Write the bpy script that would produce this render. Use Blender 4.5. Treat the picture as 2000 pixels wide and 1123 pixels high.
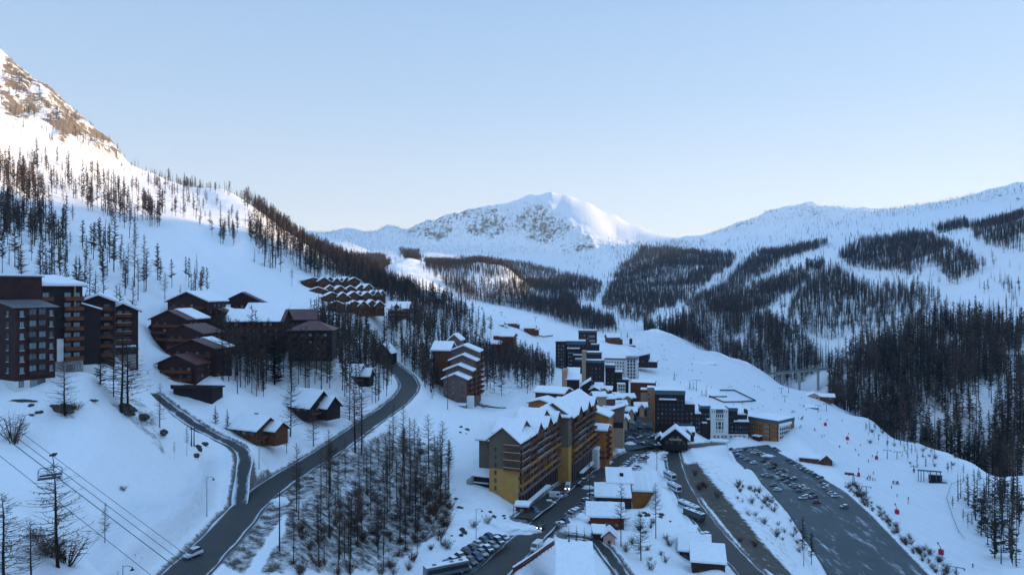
import bpy, bmesh, math, random
import numpy as np
from mathutils import Vector, Matrix
from mathutils.bvhtree import BVHTree
C = bpy.context.scene
for o in list(bpy.data.objects): bpy.data.objects.remove(o)
random.seed(7); RNG = np.random.default_rng(7)
R_ = math.radians
# ---------------------------------------------------------------- camera, sky, sun, exposure
F = 1376.0; U0 = 1000.0; V0 = 561.5           # lens of the photograph in its own pixels
cam_d = bpy.data.cameras.new("camera"); cam = bpy.data.objects.new("camera", cam_d)
C.collection.objects.link(cam); C.camera = cam
cam_d.sensor_width = 36.0; cam_d.lens = F/2000*36.0
cam.location = (0, 0, 0); cam.rotation_euler = (R_(90), 0, 0)
cam_d.clip_start = 1.0; cam_d.clip_end = 20000
SUN_AZ = 65.0; SUN_EL = 10.5; EXPO = 1.13; SKYK = 1.0/(0.15*2**EXPO)
w = bpy.data.worlds.new("World"); C.world = w; w.use_nodes = True
nt = w.node_tree; nt.nodes.clear()
sky = nt.nodes.new('ShaderNodeTexSky'); sky.sky_type = 'NISHITA'; sky.sun_disc = False
sky.sun_elevation = R_(SUN_EL+6); sky.sun_rotation = R_(SUN_AZ); sky.altitude = 2000; sky.air_density = 1.0; sky.dust_density = 0.3; sky.ozone_density = 3.0
bg = nt.nodes.new('ShaderNodeBackground'); bg.inputs['Strength'].default_value = 0.15
wo = nt.nodes.new('ShaderNodeOutputWorld')
# the clear winter sky: the physical sky softened by a pale band above the mountains
geo_ = nt.nodes.new('ShaderNodeNewGeometry'); sp_ = nt.nodes.new('ShaderNodeSeparateXYZ'); nt.links.new(geo_.outputs['Incoming'], sp_.inputs[0])
up_ = nt.nodes.new('ShaderNodeMath'); up_.operation = 'MULTIPLY'; up_.inputs[1].default_value = -1.0; nt.links.new(sp_.outputs['Z'], up_.inputs[0])
rp_ = nt.nodes.new('ShaderNodeValToRGB'); nt.links.new(up_.outputs[0], rp_.inputs[0]); els = rp_.color_ramp.elements
SKY_ = [(0.0,(.95,.92,.88)),(0.06,(.89,.895,.90)),(0.12,(.76,.83,.91)),(0.24,(.54,.70,.90)),(0.37,(.41,.60,.86)),(0.55,(.40,.68,1.12)),(1.0,(.44,.80,1.34))]
els[0].position = 0; els[0].color = (*SKY_[0][1], 1); els[1].position = 1; els[1].color = (*SKY_[-1][1], 1)
for p_, c_ in SKY_[1:-1]: e_ = els.new(p_); e_.color = (*c_, 1)
sc_ = nt.nodes.new('ShaderNodeMix'); sc_.data_type = 'RGBA'; sc_.blend_type = 'MULTIPLY'; sc_.inputs[0].default_value = 1.0
nt.links.new(rp_.outputs[0], sc_.inputs[6]); sc_.inputs[7].default_value = (SKYK, SKYK, SKYK, 1)
mx_ = nt.nodes.new('ShaderNodeMix'); mx_.data_type = 'RGBA'; mx_.inputs[0].default_value = 0.88
nt.links.new(sky.outputs[0], mx_.inputs[6]); nt.links.new(sc_.outputs[2], mx_.inputs[7]); nt.links.new(mx_.outputs[2], bg.inputs[0])
nt.links.new(bg.outputs[0], wo.inputs[0])
sd = bpy.data.lights.new("sun", 'SUN'); sun = bpy.data.objects.new("sun", sd); C.collection.objects.link(sun)
sd.energy = 4.2; sd.angle = R_(0.5); sd.color = (1.0, 0.68, 0.36)
sdir = Vector((math.sin(R_(SUN_AZ))*math.cos(R_(SUN_EL)), math.cos(R_(SUN_AZ))*math.cos(R_(SUN_EL)), math.sin(R_(SUN_EL))))
sun.rotation_euler = sdir.to_track_quat('Z', 'Y').to_euler()
C.view_settings.view_transform = 'Standard'; C.view_settings.look = 'None'
C.view_settings.exposure = EXPO; C.view_settings.gamma = 1.0
C.cycles.max_bounces = 6; C.cycles.diffuse_bounces = 3; C.cycles.glossy_bounces = 2
# ---------------------------------------------------------------- helpers
def tag(o, label=None, cat=None, group=None, kind=None):
    if label: o['label'] = label
    if cat: o['category'] = cat
    if group: o['group'] = group
    if kind: o['kind'] = kind
    return o
def link(o, parent=None):
    C.collection.objects.link(o)
    if parent is not None: o.parent = parent
    return o
def empty(name, loc, rz=0.0, label=None, cat=None, group=None):
    o = bpy.data.objects.new(name, None); o.empty_display_size = 0.5
    o.location = loc; o.rotation_euler = (0, 0, rz); link(o); return tag(o, label, cat, group)
_mats = {}
def mat(name, col, rough=0.8, metal=0.0, noise=0.0, scale=1.0, emit=None, col2=None, stripes=None, spec=0.3, bump=0.0):
    if name in _mats: return _mats[name]
    m = bpy.data.materials.new(name); m.use_nodes = True; n = m.node_tree.nodes; l = m.node_tree.links
    b = n['Principled BSDF']; b.inputs['Roughness'].default_value = rough; b.inputs['Metallic'].default_value = metal
    b.inputs['Specular IOR Level'].default_value = spec
    b.inputs['Base Color'].default_value = (*col, 1)
    tc = n.new('ShaderNodeTexCoord')
    if noise > 0 or col2:
        nz = n.new('ShaderNodeTexNoise'); nz.inputs['Scale'].default_value = scale; nz.inputs['Detail'].default_value = 5
        l.new(tc.outputs['Object'], nz.inputs['Vector'])
        mx = n.new('ShaderNodeMix'); mx.data_type = 'RGBA'
        c2 = col2 if col2 else tuple(c*(1-noise) for c in col)
        cr = n.new('ShaderNodeValToRGB'); cr.color_ramp.elements[0].position = 0.35; cr.color_ramp.elements[1].position = 0.65
        l.new(nz.outputs['Fac'], cr.inputs[0]); l.new(cr.outputs[0], mx.inputs[0])
        mx.inputs[6].default_value = (*col, 1); mx.inputs[7].default_value = (*c2, 1)
        last = mx.outputs[2]
        if stripes:
            wv = n.new('ShaderNodeTexWave'); wv.bands_direction = stripes[0]; wv.inputs['Scale'].default_value = stripes[1]
            wv.inputs['Distortion'].default_value = 0.3
            l.new(tc.outputs['Object'], wv.inputs['Vector'])
            m2 = n.new('ShaderNodeMix'); m2.data_type = 'RGBA'; m2.blend_type = 'MULTIPLY'; m2.inputs[0].default_value = stripes[2]
            l.new(last, m2.inputs[6]); l.new(wv.outputs['Color'], m2.inputs[7]); last = m2.outputs[2]
        l.new(last, b.inputs['Base Color'])
        if bump:
            bp = n.new('ShaderNodeBump'); bp.inputs['Strength'].default_value = bump; bp.inputs['Distance'].default_value = 0.3
            l.new(nz.outputs['Fac'], bp.inputs['Height']); l.new(bp.outputs[0], b.inputs['Normal'])
    if emit:
        b.inputs['Emission Color'].default_value = (*emit[:3], 1); b.inputs['Emission Strength'].default_value = emit[3]
    _mats[name] = m; return m
def mesh_np(name, V, Fq, mats, parent=None, mi=None, smooth=False):
    """V (n,3) array, Fq (m,3|4) int array"""
    V = np.asarray(V, np.float32); Fq = np.asarray(Fq, np.int32); k = Fq.shape[1]
    me = bpy.data.meshes.new(name); me.vertices.add(len(V)); me.vertices.foreach_set('co', V.ravel())
    me.loops.add(Fq.size); me.loops.foreach_set('vertex_index', Fq.ravel())
    me.polygons.add(len(Fq)); me.polygons.foreach_set('loop_start', np.arange(0, Fq.size, k, dtype=np.int32))
    me.polygons.foreach_set('loop_total', np.full(len(Fq), k, np.int32))
    if mi is not None: me.polygons.foreach_set('material_index', np.asarray(mi, np.int32))
    me.polygons.foreach_set('use_smooth', np.full(len(Fq), smooth))
    me.update(calc_edges=True)
    for m in (mats if isinstance(mats, (list, tuple)) else [mats]): me.materials.append(m)
    if parent is False: return me
    return link(bpy.data.objects.new(name, me), parent)
class MB:
    """collects boxes, prisms and tubes, links them as ONE mesh object"""
    def __init__(s): s.v = []; s.f = []; s.mi = []
    def add(s, vs, fs, mi=0):
        b = len(s.v); s.v += [tuple(p) for p in vs]; s.f += [tuple(b+i for i in f) for f in fs]; s.mi += [mi]*len(fs); return s
    def box(s, x0, x1, y0, y1, z0, z1, mi=0):
        return s.add([(x0,y0,z0),(x1,y0,z0),(x1,y1,z0),(x0,y1,z0),(x0,y0,z1),(x1,y0,z1),(x1,y1,z1),(x0,y1,z1)],
            [(0,3,2,1),(4,5,6,7),(0,1,5,4),(1,2,6,5),(2,3,7,6),(3,0,4,7)], mi)
    def prism(s, pts, z0, z1, mi=0):          # vertical prism over a ccw outline
        n = len(pts)
        return s.add([(p[0],p[1],z0) for p in pts]+[(p[0],p[1],z1) for p in pts],
            [tuple(range(n-1,-1,-1)), tuple(range(n,2*n))]+[(i,(i+1)%n,n+(i+1)%n,n+i) for i in range(n)], mi)
    def extr(s, prof, axis, a, b, mi=0):      # profile in a vertical plane pushed along x ('x') or y ('y'), prof [(h,z)]
        n = len(prof)
        if axis == 'y': A = [(p[0],a,p[1]) for p in prof]; B = [(p[0],b,p[1]) for p in prof]
        else: A = [(a,p[0],p[1]) for p in prof]; B = [(b,p[0],p[1]) for p in prof]
        return s.add(A+B, [tuple(range(n)), tuple(range(2*n-1,n-1,-1))]+[(i,n+i,n+(i+1)%n,(i+1)%n) for i in range(n)], mi)
    def tube(s, a, b, r0, r1=None, n=6, mi=0):
        r1 = r0 if r1 is None else r1; a = Vector(a); b = Vector(b); d = (b-a).normalized()
        u = d.orthogonal().normalized(); w_ = d.cross(u); vs = []
        for p, r in ((a, r0), (b, r1)):
            for k in range(n):
                t = 2*math.pi*k/n; vs.append(p+u*math.cos(t)*r+w_*math.sin(t)*r)
        return s.add(vs, [tuple(range(n-1,-1,-1)), tuple(range(n,2*n))]+[(k,(k+1)%n,n+(k+1)%n,n+k) for k in range(n)], mi)
    def path(s, pts, r, n=6, mi=0):
        for a, b in zip(pts[:-1], pts[1:]): s.tube(a, b, r, r, n, mi)
        return s
    def mesh(s, name, mats):
        me = bpy.data.meshes.new(name); me.from_pydata(s.v, [], s.f)
        for m in (mats if isinstance(mats, (list, tuple)) else [mats]): me.materials.append(m)
        me.polygons.foreach_set('material_index', s.mi)
        bm = bmesh.new(); bm.from_mesh(me); bmesh.ops.recalc_face_normals(bm, faces=bm.faces); bm.to_mesh(me); bm.free()
        return me
    def build(s, name, mats, parent=None, bevel=0.0, loc=None):
        o = link(bpy.data.objects.new(name, s.mesh(name, mats)), parent)
        if loc: o.location = loc
        if bevel: md = o.modifiers.new('bevel', 'BEVEL'); md.width = bevel; md.segments = 2; md.limit_method = 'ANGLE'
        return o
def copy_tree(o, parent=None):
    c = o.copy(); C.collection.objects.link(c); c.parent = parent
    for ch in list(o.children): copy_tree(ch, c)
    return c
# value noise in numpy
_perm = np.random.default_rng(3).random(65536).astype(np.float32)
def vnoise(x, y):
    xi = np.floor(x).astype(np.int64); yi = np.floor(y).astype(np.int64); fx = x-xi; fy = y-yi
    fx = fx*fx*(3-2*fx); fy = fy*fy*(3-2*fy)
    h = lambda a, b: _perm[((a*73856093) ^ (b*19349663)) & 65535]
    return (h(xi,yi)*(1-fx)+h(xi+1,yi)*fx)*(1-fy)+(h(xi,yi+1)*(1-fx)+h(xi+1,yi+1)*fx)*fy-0.5
def fbm(x, y, s, o=4, ridged=False):
    t = 0; a = 1.0; x = x/s; y = y/s
    for k in range(o):
        n_ = vnoise(x+17.3*k, y-9.1*k); t = t+a*((0.5-2*np.abs(n_)) if ridged else n_); a *= 0.5; x = x*2.03; y = y*1.97
    return t
def inpoly(px, py, poly):
    px = np.asarray(px, float); py = np.asarray(py, float); c = np.zeros(px.shape, bool); n = len(poly)
    for i in range(n):
        x1, y1 = poly[i]; x2, y2 = poly[(i+1) % n]
        if y1 == y2: continue
        k = ((y1 > py) != (y2 > py)) & (px < (x2-x1)*(py-y1)/(y2-y1)+x1); c ^= k
    return c
def polydist(px, py, pts):
    """distance to a polyline and parameter (segment index + fraction)"""
    best = np.full(px.shape, 1e9); par = np.zeros(px.shape)
    for i in range(len(pts)-1):
        ax, ay = pts[i][:2]; bx, by = pts[i+1][:2]; dx, dy = bx-ax, by-ay; L = dx*dx+dy*dy
        t = np.clip(((px-ax)*dx+(py-ay)*dy)/L, 0, 1); d = np.hypot(px-ax-t*dx, py-ay-t*dy)
        k = d < best; best = np.where(k, d, best); par = np.where(k, i+t, par)
    return best, par
def PZ(u, v, z):                              # picture point at a known height -> place in the world
    D = -z*F/(v-V0); return ((u-U0)/F*D, D, z)
def PD(u, v, D): return ((u-U0)/F*D, D, -(v-V0)/F*D)
# ---------------------------------------------------------------- the land: measured points (u, v, distance)
CP = [
 # left foreground slope
 (0,1123,104),(115,1100,112),(200,1123,122),(0,980,125),(0,880,148),(0,762,173),(90,765,174),(180,738,184),(230,800,182),(200,880,160),
 (130,960,140),(260,960,156),(330,830,195),(270,690,252),(275,640,285),(405,1000,176),(400,900,200),(330,900,172),
 (300,745,248),(430,742,262),(350,700,272),(420,700,300),(560,690,318),(640,690,326),(520,780,270),(600,803,283),(670,744,315),(560,850,255),
 (650,800,292),(500,735,290),(740,760,345),(740,690,420),(700,650,440),
 (330,575,330),(450,560,400),(620,640,400),(590,600,430),(540,580,430),(450,480,520),(650,606,470),(720,600,490),(700,575,520),(600,560,545),(700,557,590),
 (780,628,470),(750,660,475),(820,640,520),
 # left mountain
 (0,540,255),(0,430,370),(0,330,480),(0,230,600),(0,160,680),(0,98,745),(200,560,300),(200,430,440),(200,370,560),(200,320,660),(205,275,740),(100,182,745),(60,160,745),
 (100,430,400),(100,300,570),(300,480,430),(300,400,580),(250,318,760),(300,340,770),(340,358,780),(385,373,780),(400,450,510),(400,400,650),(430,368,730),
 (460,385,700),(470,470,520),(500,415,660),(520,540,470),(540,442,700),(560,455,710),(560,510,600),(600,480,740),(600,540,580),(650,503,800),(700,518,860),(700,545,700),(760,565,760),
 # behind the left skyline
 (-1,300,1000,'h'),(100,380,1050,'h'),(205,420,1050,'h'),(300,470,1100,'h'),(385,480,1100,'h'),(430,470,1050,'h'),(500,500,1000,'h'),(560,520,1050,'h'),(600,545,1080,'h'),(650,560,1120,'h'),(700,570,1150,'h'),
 # plateau and hummocks past the spur
 (760,545,1050),(830,550,1080),(760,520,1220),(800,505,1330),(820,515,1300),(870,540,1200),(900,520,1350),(935,512,1400),(980,520,1380),(1000,535,1300),(900,535,1250),
 (760,530,1500,'h'),(800,528,1600,'h'),(930,530,1650,'h'),(700,540,1500,'h'),
 # far range
 (600,452,3050),(680,446,3100),(760,441,3150),(830,436,3180),(870,424,3200),(910,412,3220),(940,408,3235),(960,405,3250),(980,400,3265),(1000,395,3280),(1018,388,3300),(1035,380,3320),(1075,375,3350),(1110,382,3360),(1150,396,3370),(1200,418,3380),(1250,442,3380),(1300,465,3400),(1370,468,3200),
 (600,482,2550),(640,480,2650),(720,488,2700),(800,490,2750),(900,488,2780),(1000,495,2750),(1060,500,2650),(1120,500,2500),(1200,485,2600),(1280,478,2750),(1250,500,2200),(800,510,2100),(1000,520,2100),(650,505,2000),
 (760,462,2960),(860,455,3010),(960,448,3040),(1035,435,3080),(1092,418,3100),(1128,440,2960),(1160,462,2820),(1200,455,3050),(1240,462,3050),(1100,472,2780),
 (600,520,3500,'h'),(760,520,3700,'h'),(910,500,3800,'h'),(1000,480,3850,'h'),(1075,470,3900,'h'),(1150,480,3950,'h'),(1250,500,3950,'h'),(1330,510,3900,'h'),
 # right skyline
 (1400,455,2900),(1440,440,2850),(1500,415,2800),(1540,404,2800),(1580,398,2780),(1640,406,2700),(1690,411,2650),(1750,411,2550),(1800,404,2450),(1850,394,2350),(1890,384,2300),(1930,372,2250),(1965,366,2200),(2000,360,2150),
 (1440,500,3400,'h'),(1580,480,3300,'h'),(1750,470,3100,'h'),(1900,450,2900,'h'),(2020,430,2800,'h'),
 # valley floor right of the village, pistes
 (1000,560,1900),(1100,545,1900),(1200,540,1950),(1130,570,1450),(1200,630,1050),(1160,600,1250),(950,570,1500),(1050,590,1250),(1120,620,1050),(1190,640,950),
 (870,574,860),(950,600,820),(1050,620,800),(1130,648,780),(1160,660,760),(1210,664,800),(1280,642,930),(1320,655,900),(1400,690,850),(1460,712,800),(1500,733,760),(1600,770,650),(1700,820,560),(1800,868,490),(1860,890,455),(1905,908,430),(1950,938,400),
 (840,590,640),(930,620,620),(1000,650,620),(1050,670,620),(1080,690,600),(950,702,545),(1000,720,500),(1060,760,440),(960,760,430),(920,795,385),(1000,790,390),(880,800,355),
 (1250,690,720),(1300,720,660),(1400,760,600),(1350,700,760),(1250,745,600),(1500,800,560),(1600,870,480),(1550,840,500),(1480,850,520),(1400,855,520),(1700,900,440),(1800,940,400),(1900,960,380),(1750,1000,345),(1850,1050,310),(1900,1123,270),
 # rising again across the ravine
 (1250,600,1250),(1300,600,1300),(1300,625,1050),(1400,560,1500),(1300,520,1850),(1400,500,2050),(1400,620,1050),(1350,640,1000),(1450,600,1150),(1500,700,860),(1460,680,900),(1600,660,880),(1600,560,1250),(1550,520,1500),(1600,470,1900),(1600,440,2400),(1500,470,2300),
 (1700,600,950),(1700,540,1200),(1650,500,1500),(1750,460,1700),(1700,740,690),(1800,700,680),(1800,600,860),(1800,520,1100),(1850,450,1500),(1900,600,780),(1900,500,1050),(1950,430,1500),(2000,420,1450),(1900,400,1900),
 (2000,550,820),(2000,650,660),(2000,750,560),(1900,780,540),(2000,860,470),(1800,800,600),(1750,790,640),(1950,480,1050),(1645,712,800),(1560,778,760),(1600,792,735),(1605,785,700),(1980,930,410),
 # the ravine itself, hidden behind the edge
 (1210,672,860,'h'),(1290,668,985,'h'),(1400,716,900,'h'),(1480,745,840,'h'),(1540,765,800,'h'),(1640,810,700,'h'),(1740,862,610,'h'),(1820,895,545,'h'),(1900,935,480,'h'),(1960,965,440,'h'),
 (870,590,1000,'h'),(950,612,960,'h'),(1050,634,930,'h'),(1130,658,900,'h'),
 # bottom right
 (2000,1000,350),(2000,1060,310),(1960,1123,262),(2000,1123,258),
 # village
 (477,853,233),(583,808,278),(668,746,320),(372,778,246),(748,705,428),(777,634,480),(893,786,382),(978,704,562),(1095,719,562),(1158,758,500),(1218,741,592),(1255,785,485),(1308,833,425),(1371,851,502),(1440,850,502),(1520,861,492),(1319,869,394),(1163,900,333),(1259,985,288),(1212,994,264),(1184,1035,240),(1192,1064,222),(1357,1097,228),(1593,906,438),(1603,782,628),(1200,846,366),(1073,806,374),(160,731,198),(190,702,216),(240,690,230),(330,692,292),(606,714,306),(495,692,310),
 (1320,872,392),(1240,850,410),(1270,800,480),(1200,800,470),(1250,890,355),(1160,870,350),(1180,900,338),(1060,880,300),
 (1000,985,248),(956,964,250),(900,1000,226),(870,1050,205),(1010,1030,225),(900,850,300),(830,800,335),(975,1000,235),
 (700,1000,214),(650,1123,166),(560,1060,168),(760,1123,180),(850,900,276),(870,980,238),(760,900,255),(820,830,310),(560,1000,186),(500,1100,157),(620,960,205),(700,920,235),
 (1280,960,288),(1230,1010,250),(1250,1110,208),(1300,1050,235),(1190,1060,225),(1120,1110,205),(1060,1110,203),(1350,1060,236),(1400,1110,214),
 (1400,900,372),(1380,880,390),(1420,960,312),(1480,1040,265),(1560,1110,255),(1540,1000,310),(1480,920,385),(1500,880,440),
]
# beyond the frame: (azimuth degrees, radius, height)
CW = [(40,2400,300),(43,1950,298),(46,1850,372),(55,1800,440),(65,1800,450),(80,1700,440),(100,1600,420),(125,1600,400),(46,1000,110),(60,900,80),(80,800,60),(110,800,60),(40,600,-75),(50,400,-95),(70,350,-90),(60,600,-40),(95,450,-60),
 (50,200,-85),(90,180,-70),(0,90,-62),(25,120,-80),(-40,60,-38),(-60,120,-22),(-90,120,-20),(-60,260,60),(-90,300,100),(-60,600,240),(-90,700,330),(-45,500,180),(-45,900,330),(-60,1200,420),(-90,1400,480),(-45,1400,300),
 (130,200,-60),(150,400,-60),(180,300,-60),(180,800,-60),(-150,300,0),(-150,800,150),(150,1200,100),(-130,1000,300),(40,3500,250),(70,3200,250),(180,2500,0),(-120,2500,300),(120,3000,200),
 (0,4600,100),(-20,4600,100),(20,4600,100),(-40,3000,200),(45,5000,100),(-25,2200,60),(-30,1500,100),(-33,1300,160)]
ROADS = {  # u, v, height
 'mountain_road': dict(w=9.6, pts=[(300,1180,-60),(362,1119,-60),(399,1082,-60),(436,1045,-60),(480,992,-60),(518,960,-59.6),(560,930,-59),(600,906,-58.3),(640,882,-57.3),(690,847,-56),(735,815,-54.7),(767,793,-53.3),(790,772,-52.3),(799,755,-51.5),(793,738,-49.5),(775,722,-47.5),(755,706,-45.5),(738,694,-43.5),(722,684,-41.5)]),
 'village_street': dict(w=9.5, pts=[(880,1185,-74),(954,1123,-74),(1000,1081,-75),(1035,1047,-76),(1062,1022,-77),(1092,996,-78.5),(1125,968,-80),(1152,945,-82),(1180,922,-84),(1207,902,-86),(1235,886,-88),(1268,877,-90),(1310,877,-92),(1345,872,-94),(1378,868,-96),(1402,866,-99)]),
 'valley_road': dict(w=8.0, pts=[(1312,880,-92),(1316,900,-92),(1322,925,-92),(1334,954,-92),(1354,988,-91.5),(1380,1024,-91),(1410,1060,-90.5),(1442,1094,-90),(1475,1128,-89),(1540,1190,-88)]),
 'chalet_lane': dict(w=4.2, pts=[(468,985,-60),(472,950,-57),(476,915,-53.8),(478,890,-51.2),(462,872,-49.5),(430,856,-47.8),(404,843,-46),(376,826,-44),(350,808,-41.5),(325,790,-39),(300,770,-36)]),
 'forecourt': dict(w=7, pts=[(1022,1012,-76),(1040,998,-76.6),(1062,982,-77.8),(1085,964,-79.2),(1110,945,-80.7),(1135,926,-82.2),(1156,909,-83.6)]),
 'lower_lane': dict(w=4.2, pts=[(1105,1046,-78),(1145,1050,-79),(1170,1062,-80.5),(1190,1085,-82),(1214,1118,-83),(1240,1160,-84)]),
 'back_road': dict(w=6.0, pts=[(880,772,-64),(930,790,-66.5),(985,797,-68),(1040,796,-70)]),
}
LOTS = {   # flat areas: outline u, v at a height
 'car_park': (-109.0, [(1428,876),(1500,868),(1520,884),(1562,905),(1600,930),(1650,960),(1700,1005),(1760,1068),(1830,1140),(1640,1160),(1600,1090),(1566,1040),(1540,1000),(1505,960),(1470,925),(1440,900)]),
 'roadside_parking': (-73.6, [(815,1150),(870,1106),(905,1076),(940,1054),(970,1042),(992,1048),(960,1082),(900,1140)]),
 'village_square': (-88.0, [(1225,880),(1205,850),(1222,812),(1262,800),(1300,820),(1312,845),(1290,868)]),
}
cps = []
for c in CP:
    u, v, D = c[:3]; x, y, z = PD(u, v, D); cps.append((x, y, z))
for a, r, z in CW: cps.append((r*math.sin(R_(a)), r*math.cos(R_(a)), z))
for k, r in ROADS.items():
    r['w3'] = [PZ(*p) for p in r['pts']]; cps += r['w3'][1:-1]
for k, (z, pl) in LOTS.items():
    w3 = [PZ(u, v, z) for u, v in pl]; LOTS[k] = (z, w3)
    if k == 'car_park': cps += w3[::2]
cps = np.array(cps)
def warp(x, y):
    r = np.hypot(x, y); g = 2*np.log(1+r/100); return x/r*g, y/r*g
def T_of(x, y, z): return z/np.hypot(x, y)
wx, wy = warp(cps[:,0], cps[:,1]); tt = T_of(*cps.T)
ker = lambda d: -np.sqrt(d*d+0.03**2)
dm = np.hypot(wx[:,None]-wx[None], wy[:,None]-wy[None]); N = len(wx)
A = np.zeros((N+3, N+3)); A[:N,:N] = ker(dm)-np.eye(N)*0.004; A[:N,N] = A[N,:N] = 1; A[:N,N+1] = A[N+1,:N] = wx; A[:N,N+2] = A[N+2,:N] = wy
sol = np.linalg.solve(A, np.concatenate([tt, [0,0,0]]))
def rbf(x, y):
    sh = x.shape; x = x.ravel(); y = y.ravel(); a, b = warp(x, y); out = np.empty(len(x))
    for i in range(0, len(x), 20000):
        d = ker(np.hypot(a[i:i+20000,None]-wx[None], b[i:i+20000,None]-wy[None]).astype(np.float32))
        out[i:i+20000] = d@sol[:N].astype(np.float32)+sol[N]+sol[N+1]*a[i:i+20000]+sol[N+2]*b[i:i+20000]
    return (out*np.hypot(x, y)).reshape(sh)
AZ = np.radians(np.concatenate([np.arange(-180,-42,3.0), np.arange(-42,42,0.09), np.arange(42,180.1,3.0)]))
RR = 45*np.exp(np.arange(0, 4.72, 0.006))
# smooth base surface on a coarse grid, then noise in world space
azc = np.radians(np.concatenate([np.arange(-180,-42,6.0), np.arange(-42,42,0.4), np.arange(42,181,6.0)]))
rrc = 45*np.exp(np.arange(0, 4.75, 0.02))
AC, RC = np.meshgrid(azc, rrc); ZC = rbf(RC*np.sin(AC), RC*np.cos(AC))
def bilin(az, r):
    ia = np.clip(np.searchsorted(azc, az)-1, 0, len(azc)-2); fa = np.clip((az-azc[ia])/(azc[ia+1]-azc[ia]), 0, 1)
    g = np.clip(np.log(r/45)/0.02, 0, len(rrc)-1.001); ir = g.astype(int); fr = g-ir
    return (ZC[ir,ia]*(1-fa)+ZC[ir,ia+1]*fa)*(1-fr)+(ZC[ir+1,ia]*(1-fa)+ZC[ir+1,ia+1]*fa)*fr
# regions read in the photograph, applied to the ground they lie on
ROCK = [([(0,90),(60,150),(130,200),(205,270),(240,312),(205,305),(150,270),(120,290),(90,240),(40,240),(0,235)],1.0),
 ([(800,445),(830,433),(870,424),(915,410),(1000,392),(1040,385),(1080,400),(1110,430),(1160,462),(1170,490),(1110,500),(1050,485),(1000,470),(900,470),(790,478),(770,455)],1.0),
 ([(620,452),(800,440),(790,470),(640,472)],0.85),([(1380,460),(1500,412),(1580,398),(1700,410),(1700,430),(1500,440),(1420,470)],0.8),
 ([(1900,380),(2000,360),(2000,400),(1900,400)],0.8),([(1180,470),(1260,475),(1290,500),(1200,500)],0.3)]
DIRT = [([(1325,900),(1365,905),(1420,975),(1480,1050),(1545,1123),(1480,1123),(1440,1070),(1390,1000),(1345,950)],.92),([(0,340),(130,420),(150,520),(0,540)],.25),([(480,400),(560,440),(720,515),(830,590),(820,640),(700,570),(540,530)],.45),([(620,640),(700,640),(765,745),(700,790),(430,740),(430,700)],.42),([(930,700),(1050,715),(1075,770),(940,790)],.45),([(1240,660),(1492,629),(1607,715),(1473,725),(1320,665)],.45),([(1590,700),(1824,629),(2000,658),(2000,900),(1860,880),(1690,800)],.40),([(820,1080),(960,1010),(1000,1030),(880,1060),(840,1123)],.35),([(1330,905),(1390,900),(1430,930),(1480,990),(1530,1060),(1560,1123),(1500,1123),(1440,1060),(1390,1000),(1345,950)],0.42),
 ([(1385,885),(1450,905),(1520,980),(1560,1040),(1620,1123),(1540,1123),(1470,1010),(1400,930)],0.3),
 ([(560,960),(640,900),(760,850),(860,870),(880,960),(870,1040),(820,1080),(760,1123),(500,1123),(560,1040)],0.68),
 ([(410,1123),(470,1055),(540,975),(600,935),(560,1010),(480,1123)],0.72),
 ([(1600,700),(2000,700),(2000,900),(1900,880),(1800,850),(1680,800)],0.35),([(1040,1123),(1140,1040),(1250,1000),(1320,1123)],0.25),
 ([(1300,880),(1240,900),(1200,960),(1290,960),(1340,1020),(1320,940)],0.4),
 ([(200,790),(300,840),(330,870),(300,800),(250,760)],0.55),([(90,785),(140,790),(150,820),(110,815)],0.6),
 ([(860,560),(1000,560),(1100,600),(1100,640),(1000,600)],0.2)]
PISTE = [([(1060,370),(1110,376),(1200,408),(1330,462),(1330,472),(1240,470),(1175,466),(1120,415)],1.0),([(640,445),(800,436),(830,480),(1000,482),(1160,500),(1160,540),(900,500),(700,500),(600,470)],.55),([(1000,392),(1075,372),(1120,415),(1165,462),(1100,470),(980,440)],.5),([(1200,640),(1300,650),(1400,690),(1600,770),(1800,868),(1960,950),(1960,1123),(1800,1123),(1700,980),(1560,860),(1400,760),(1250,720)],1.0),
 ([(60,395),(200,350),(330,440),(480,560),(460,600),(300,470)],0.3),([(200,1000),(250,950),(440,885),(455,900),(260,1010),(120,1123),(60,1123)],1.0)]
def uv_of(x, y, z): yy = np.maximum(y, 1e-3); return U0+x/yy*F, V0-z/yy*F
def regions(regs, u, v, front, j):
    m = np.zeros(u.shape)
    for pl, a in regs: m = np.maximum(m, np.where(inpoly(u+j, v+j*0.7, pl) & front, a, 0))
    return m
def near_surface(AZg, Rg):
    x = Rg*np.sin(AZg); y = Rg*np.cos(AZg); z = bilin(AZg, Rg); front = (y > 20)
    u, v = uv_of(x, y, z); return x, y, z, u, v, front
AZg, Rg = np.meshgrid(AZ, RR)
X, Y, Z, Uc, Vc, front = near_surface(AZg, Rg)
Jit = fbm(X, Y, 60, 3)*np.clip(18000/np.maximum(Rg, 200), 6, 40)
rock = regions(ROCK, Uc, Vc, front, Jit*0.5); dirt = regions(DIRT, Uc, Vc, front, Jit*0.4); piste = regions(PISTE, Uc, Vc, front, Jit*0.1)
def blur(a, n):
    for _ in range(n):
        a[1:-1,1:-1] = (a[1:-1,1:-1]*2+a[:-2,1:-1]+a[2:,1:-1]+a[1:-1,:-2]+a[1:-1,2:])/6
    return a
rock = rock*np.clip(.92+fbm(X, Y*.6, 110, 4)*.8, .5, 1.1); rock = blur(rock, 14); dirt = blur(dirt, 4); piste = blur(piste, 4)
far = np.clip((Rg-500)/1500, 0, 1)
amp = 0.35+far*3.0
wild = 1-np.clip(piste, 0, 1)*0.95
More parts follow.
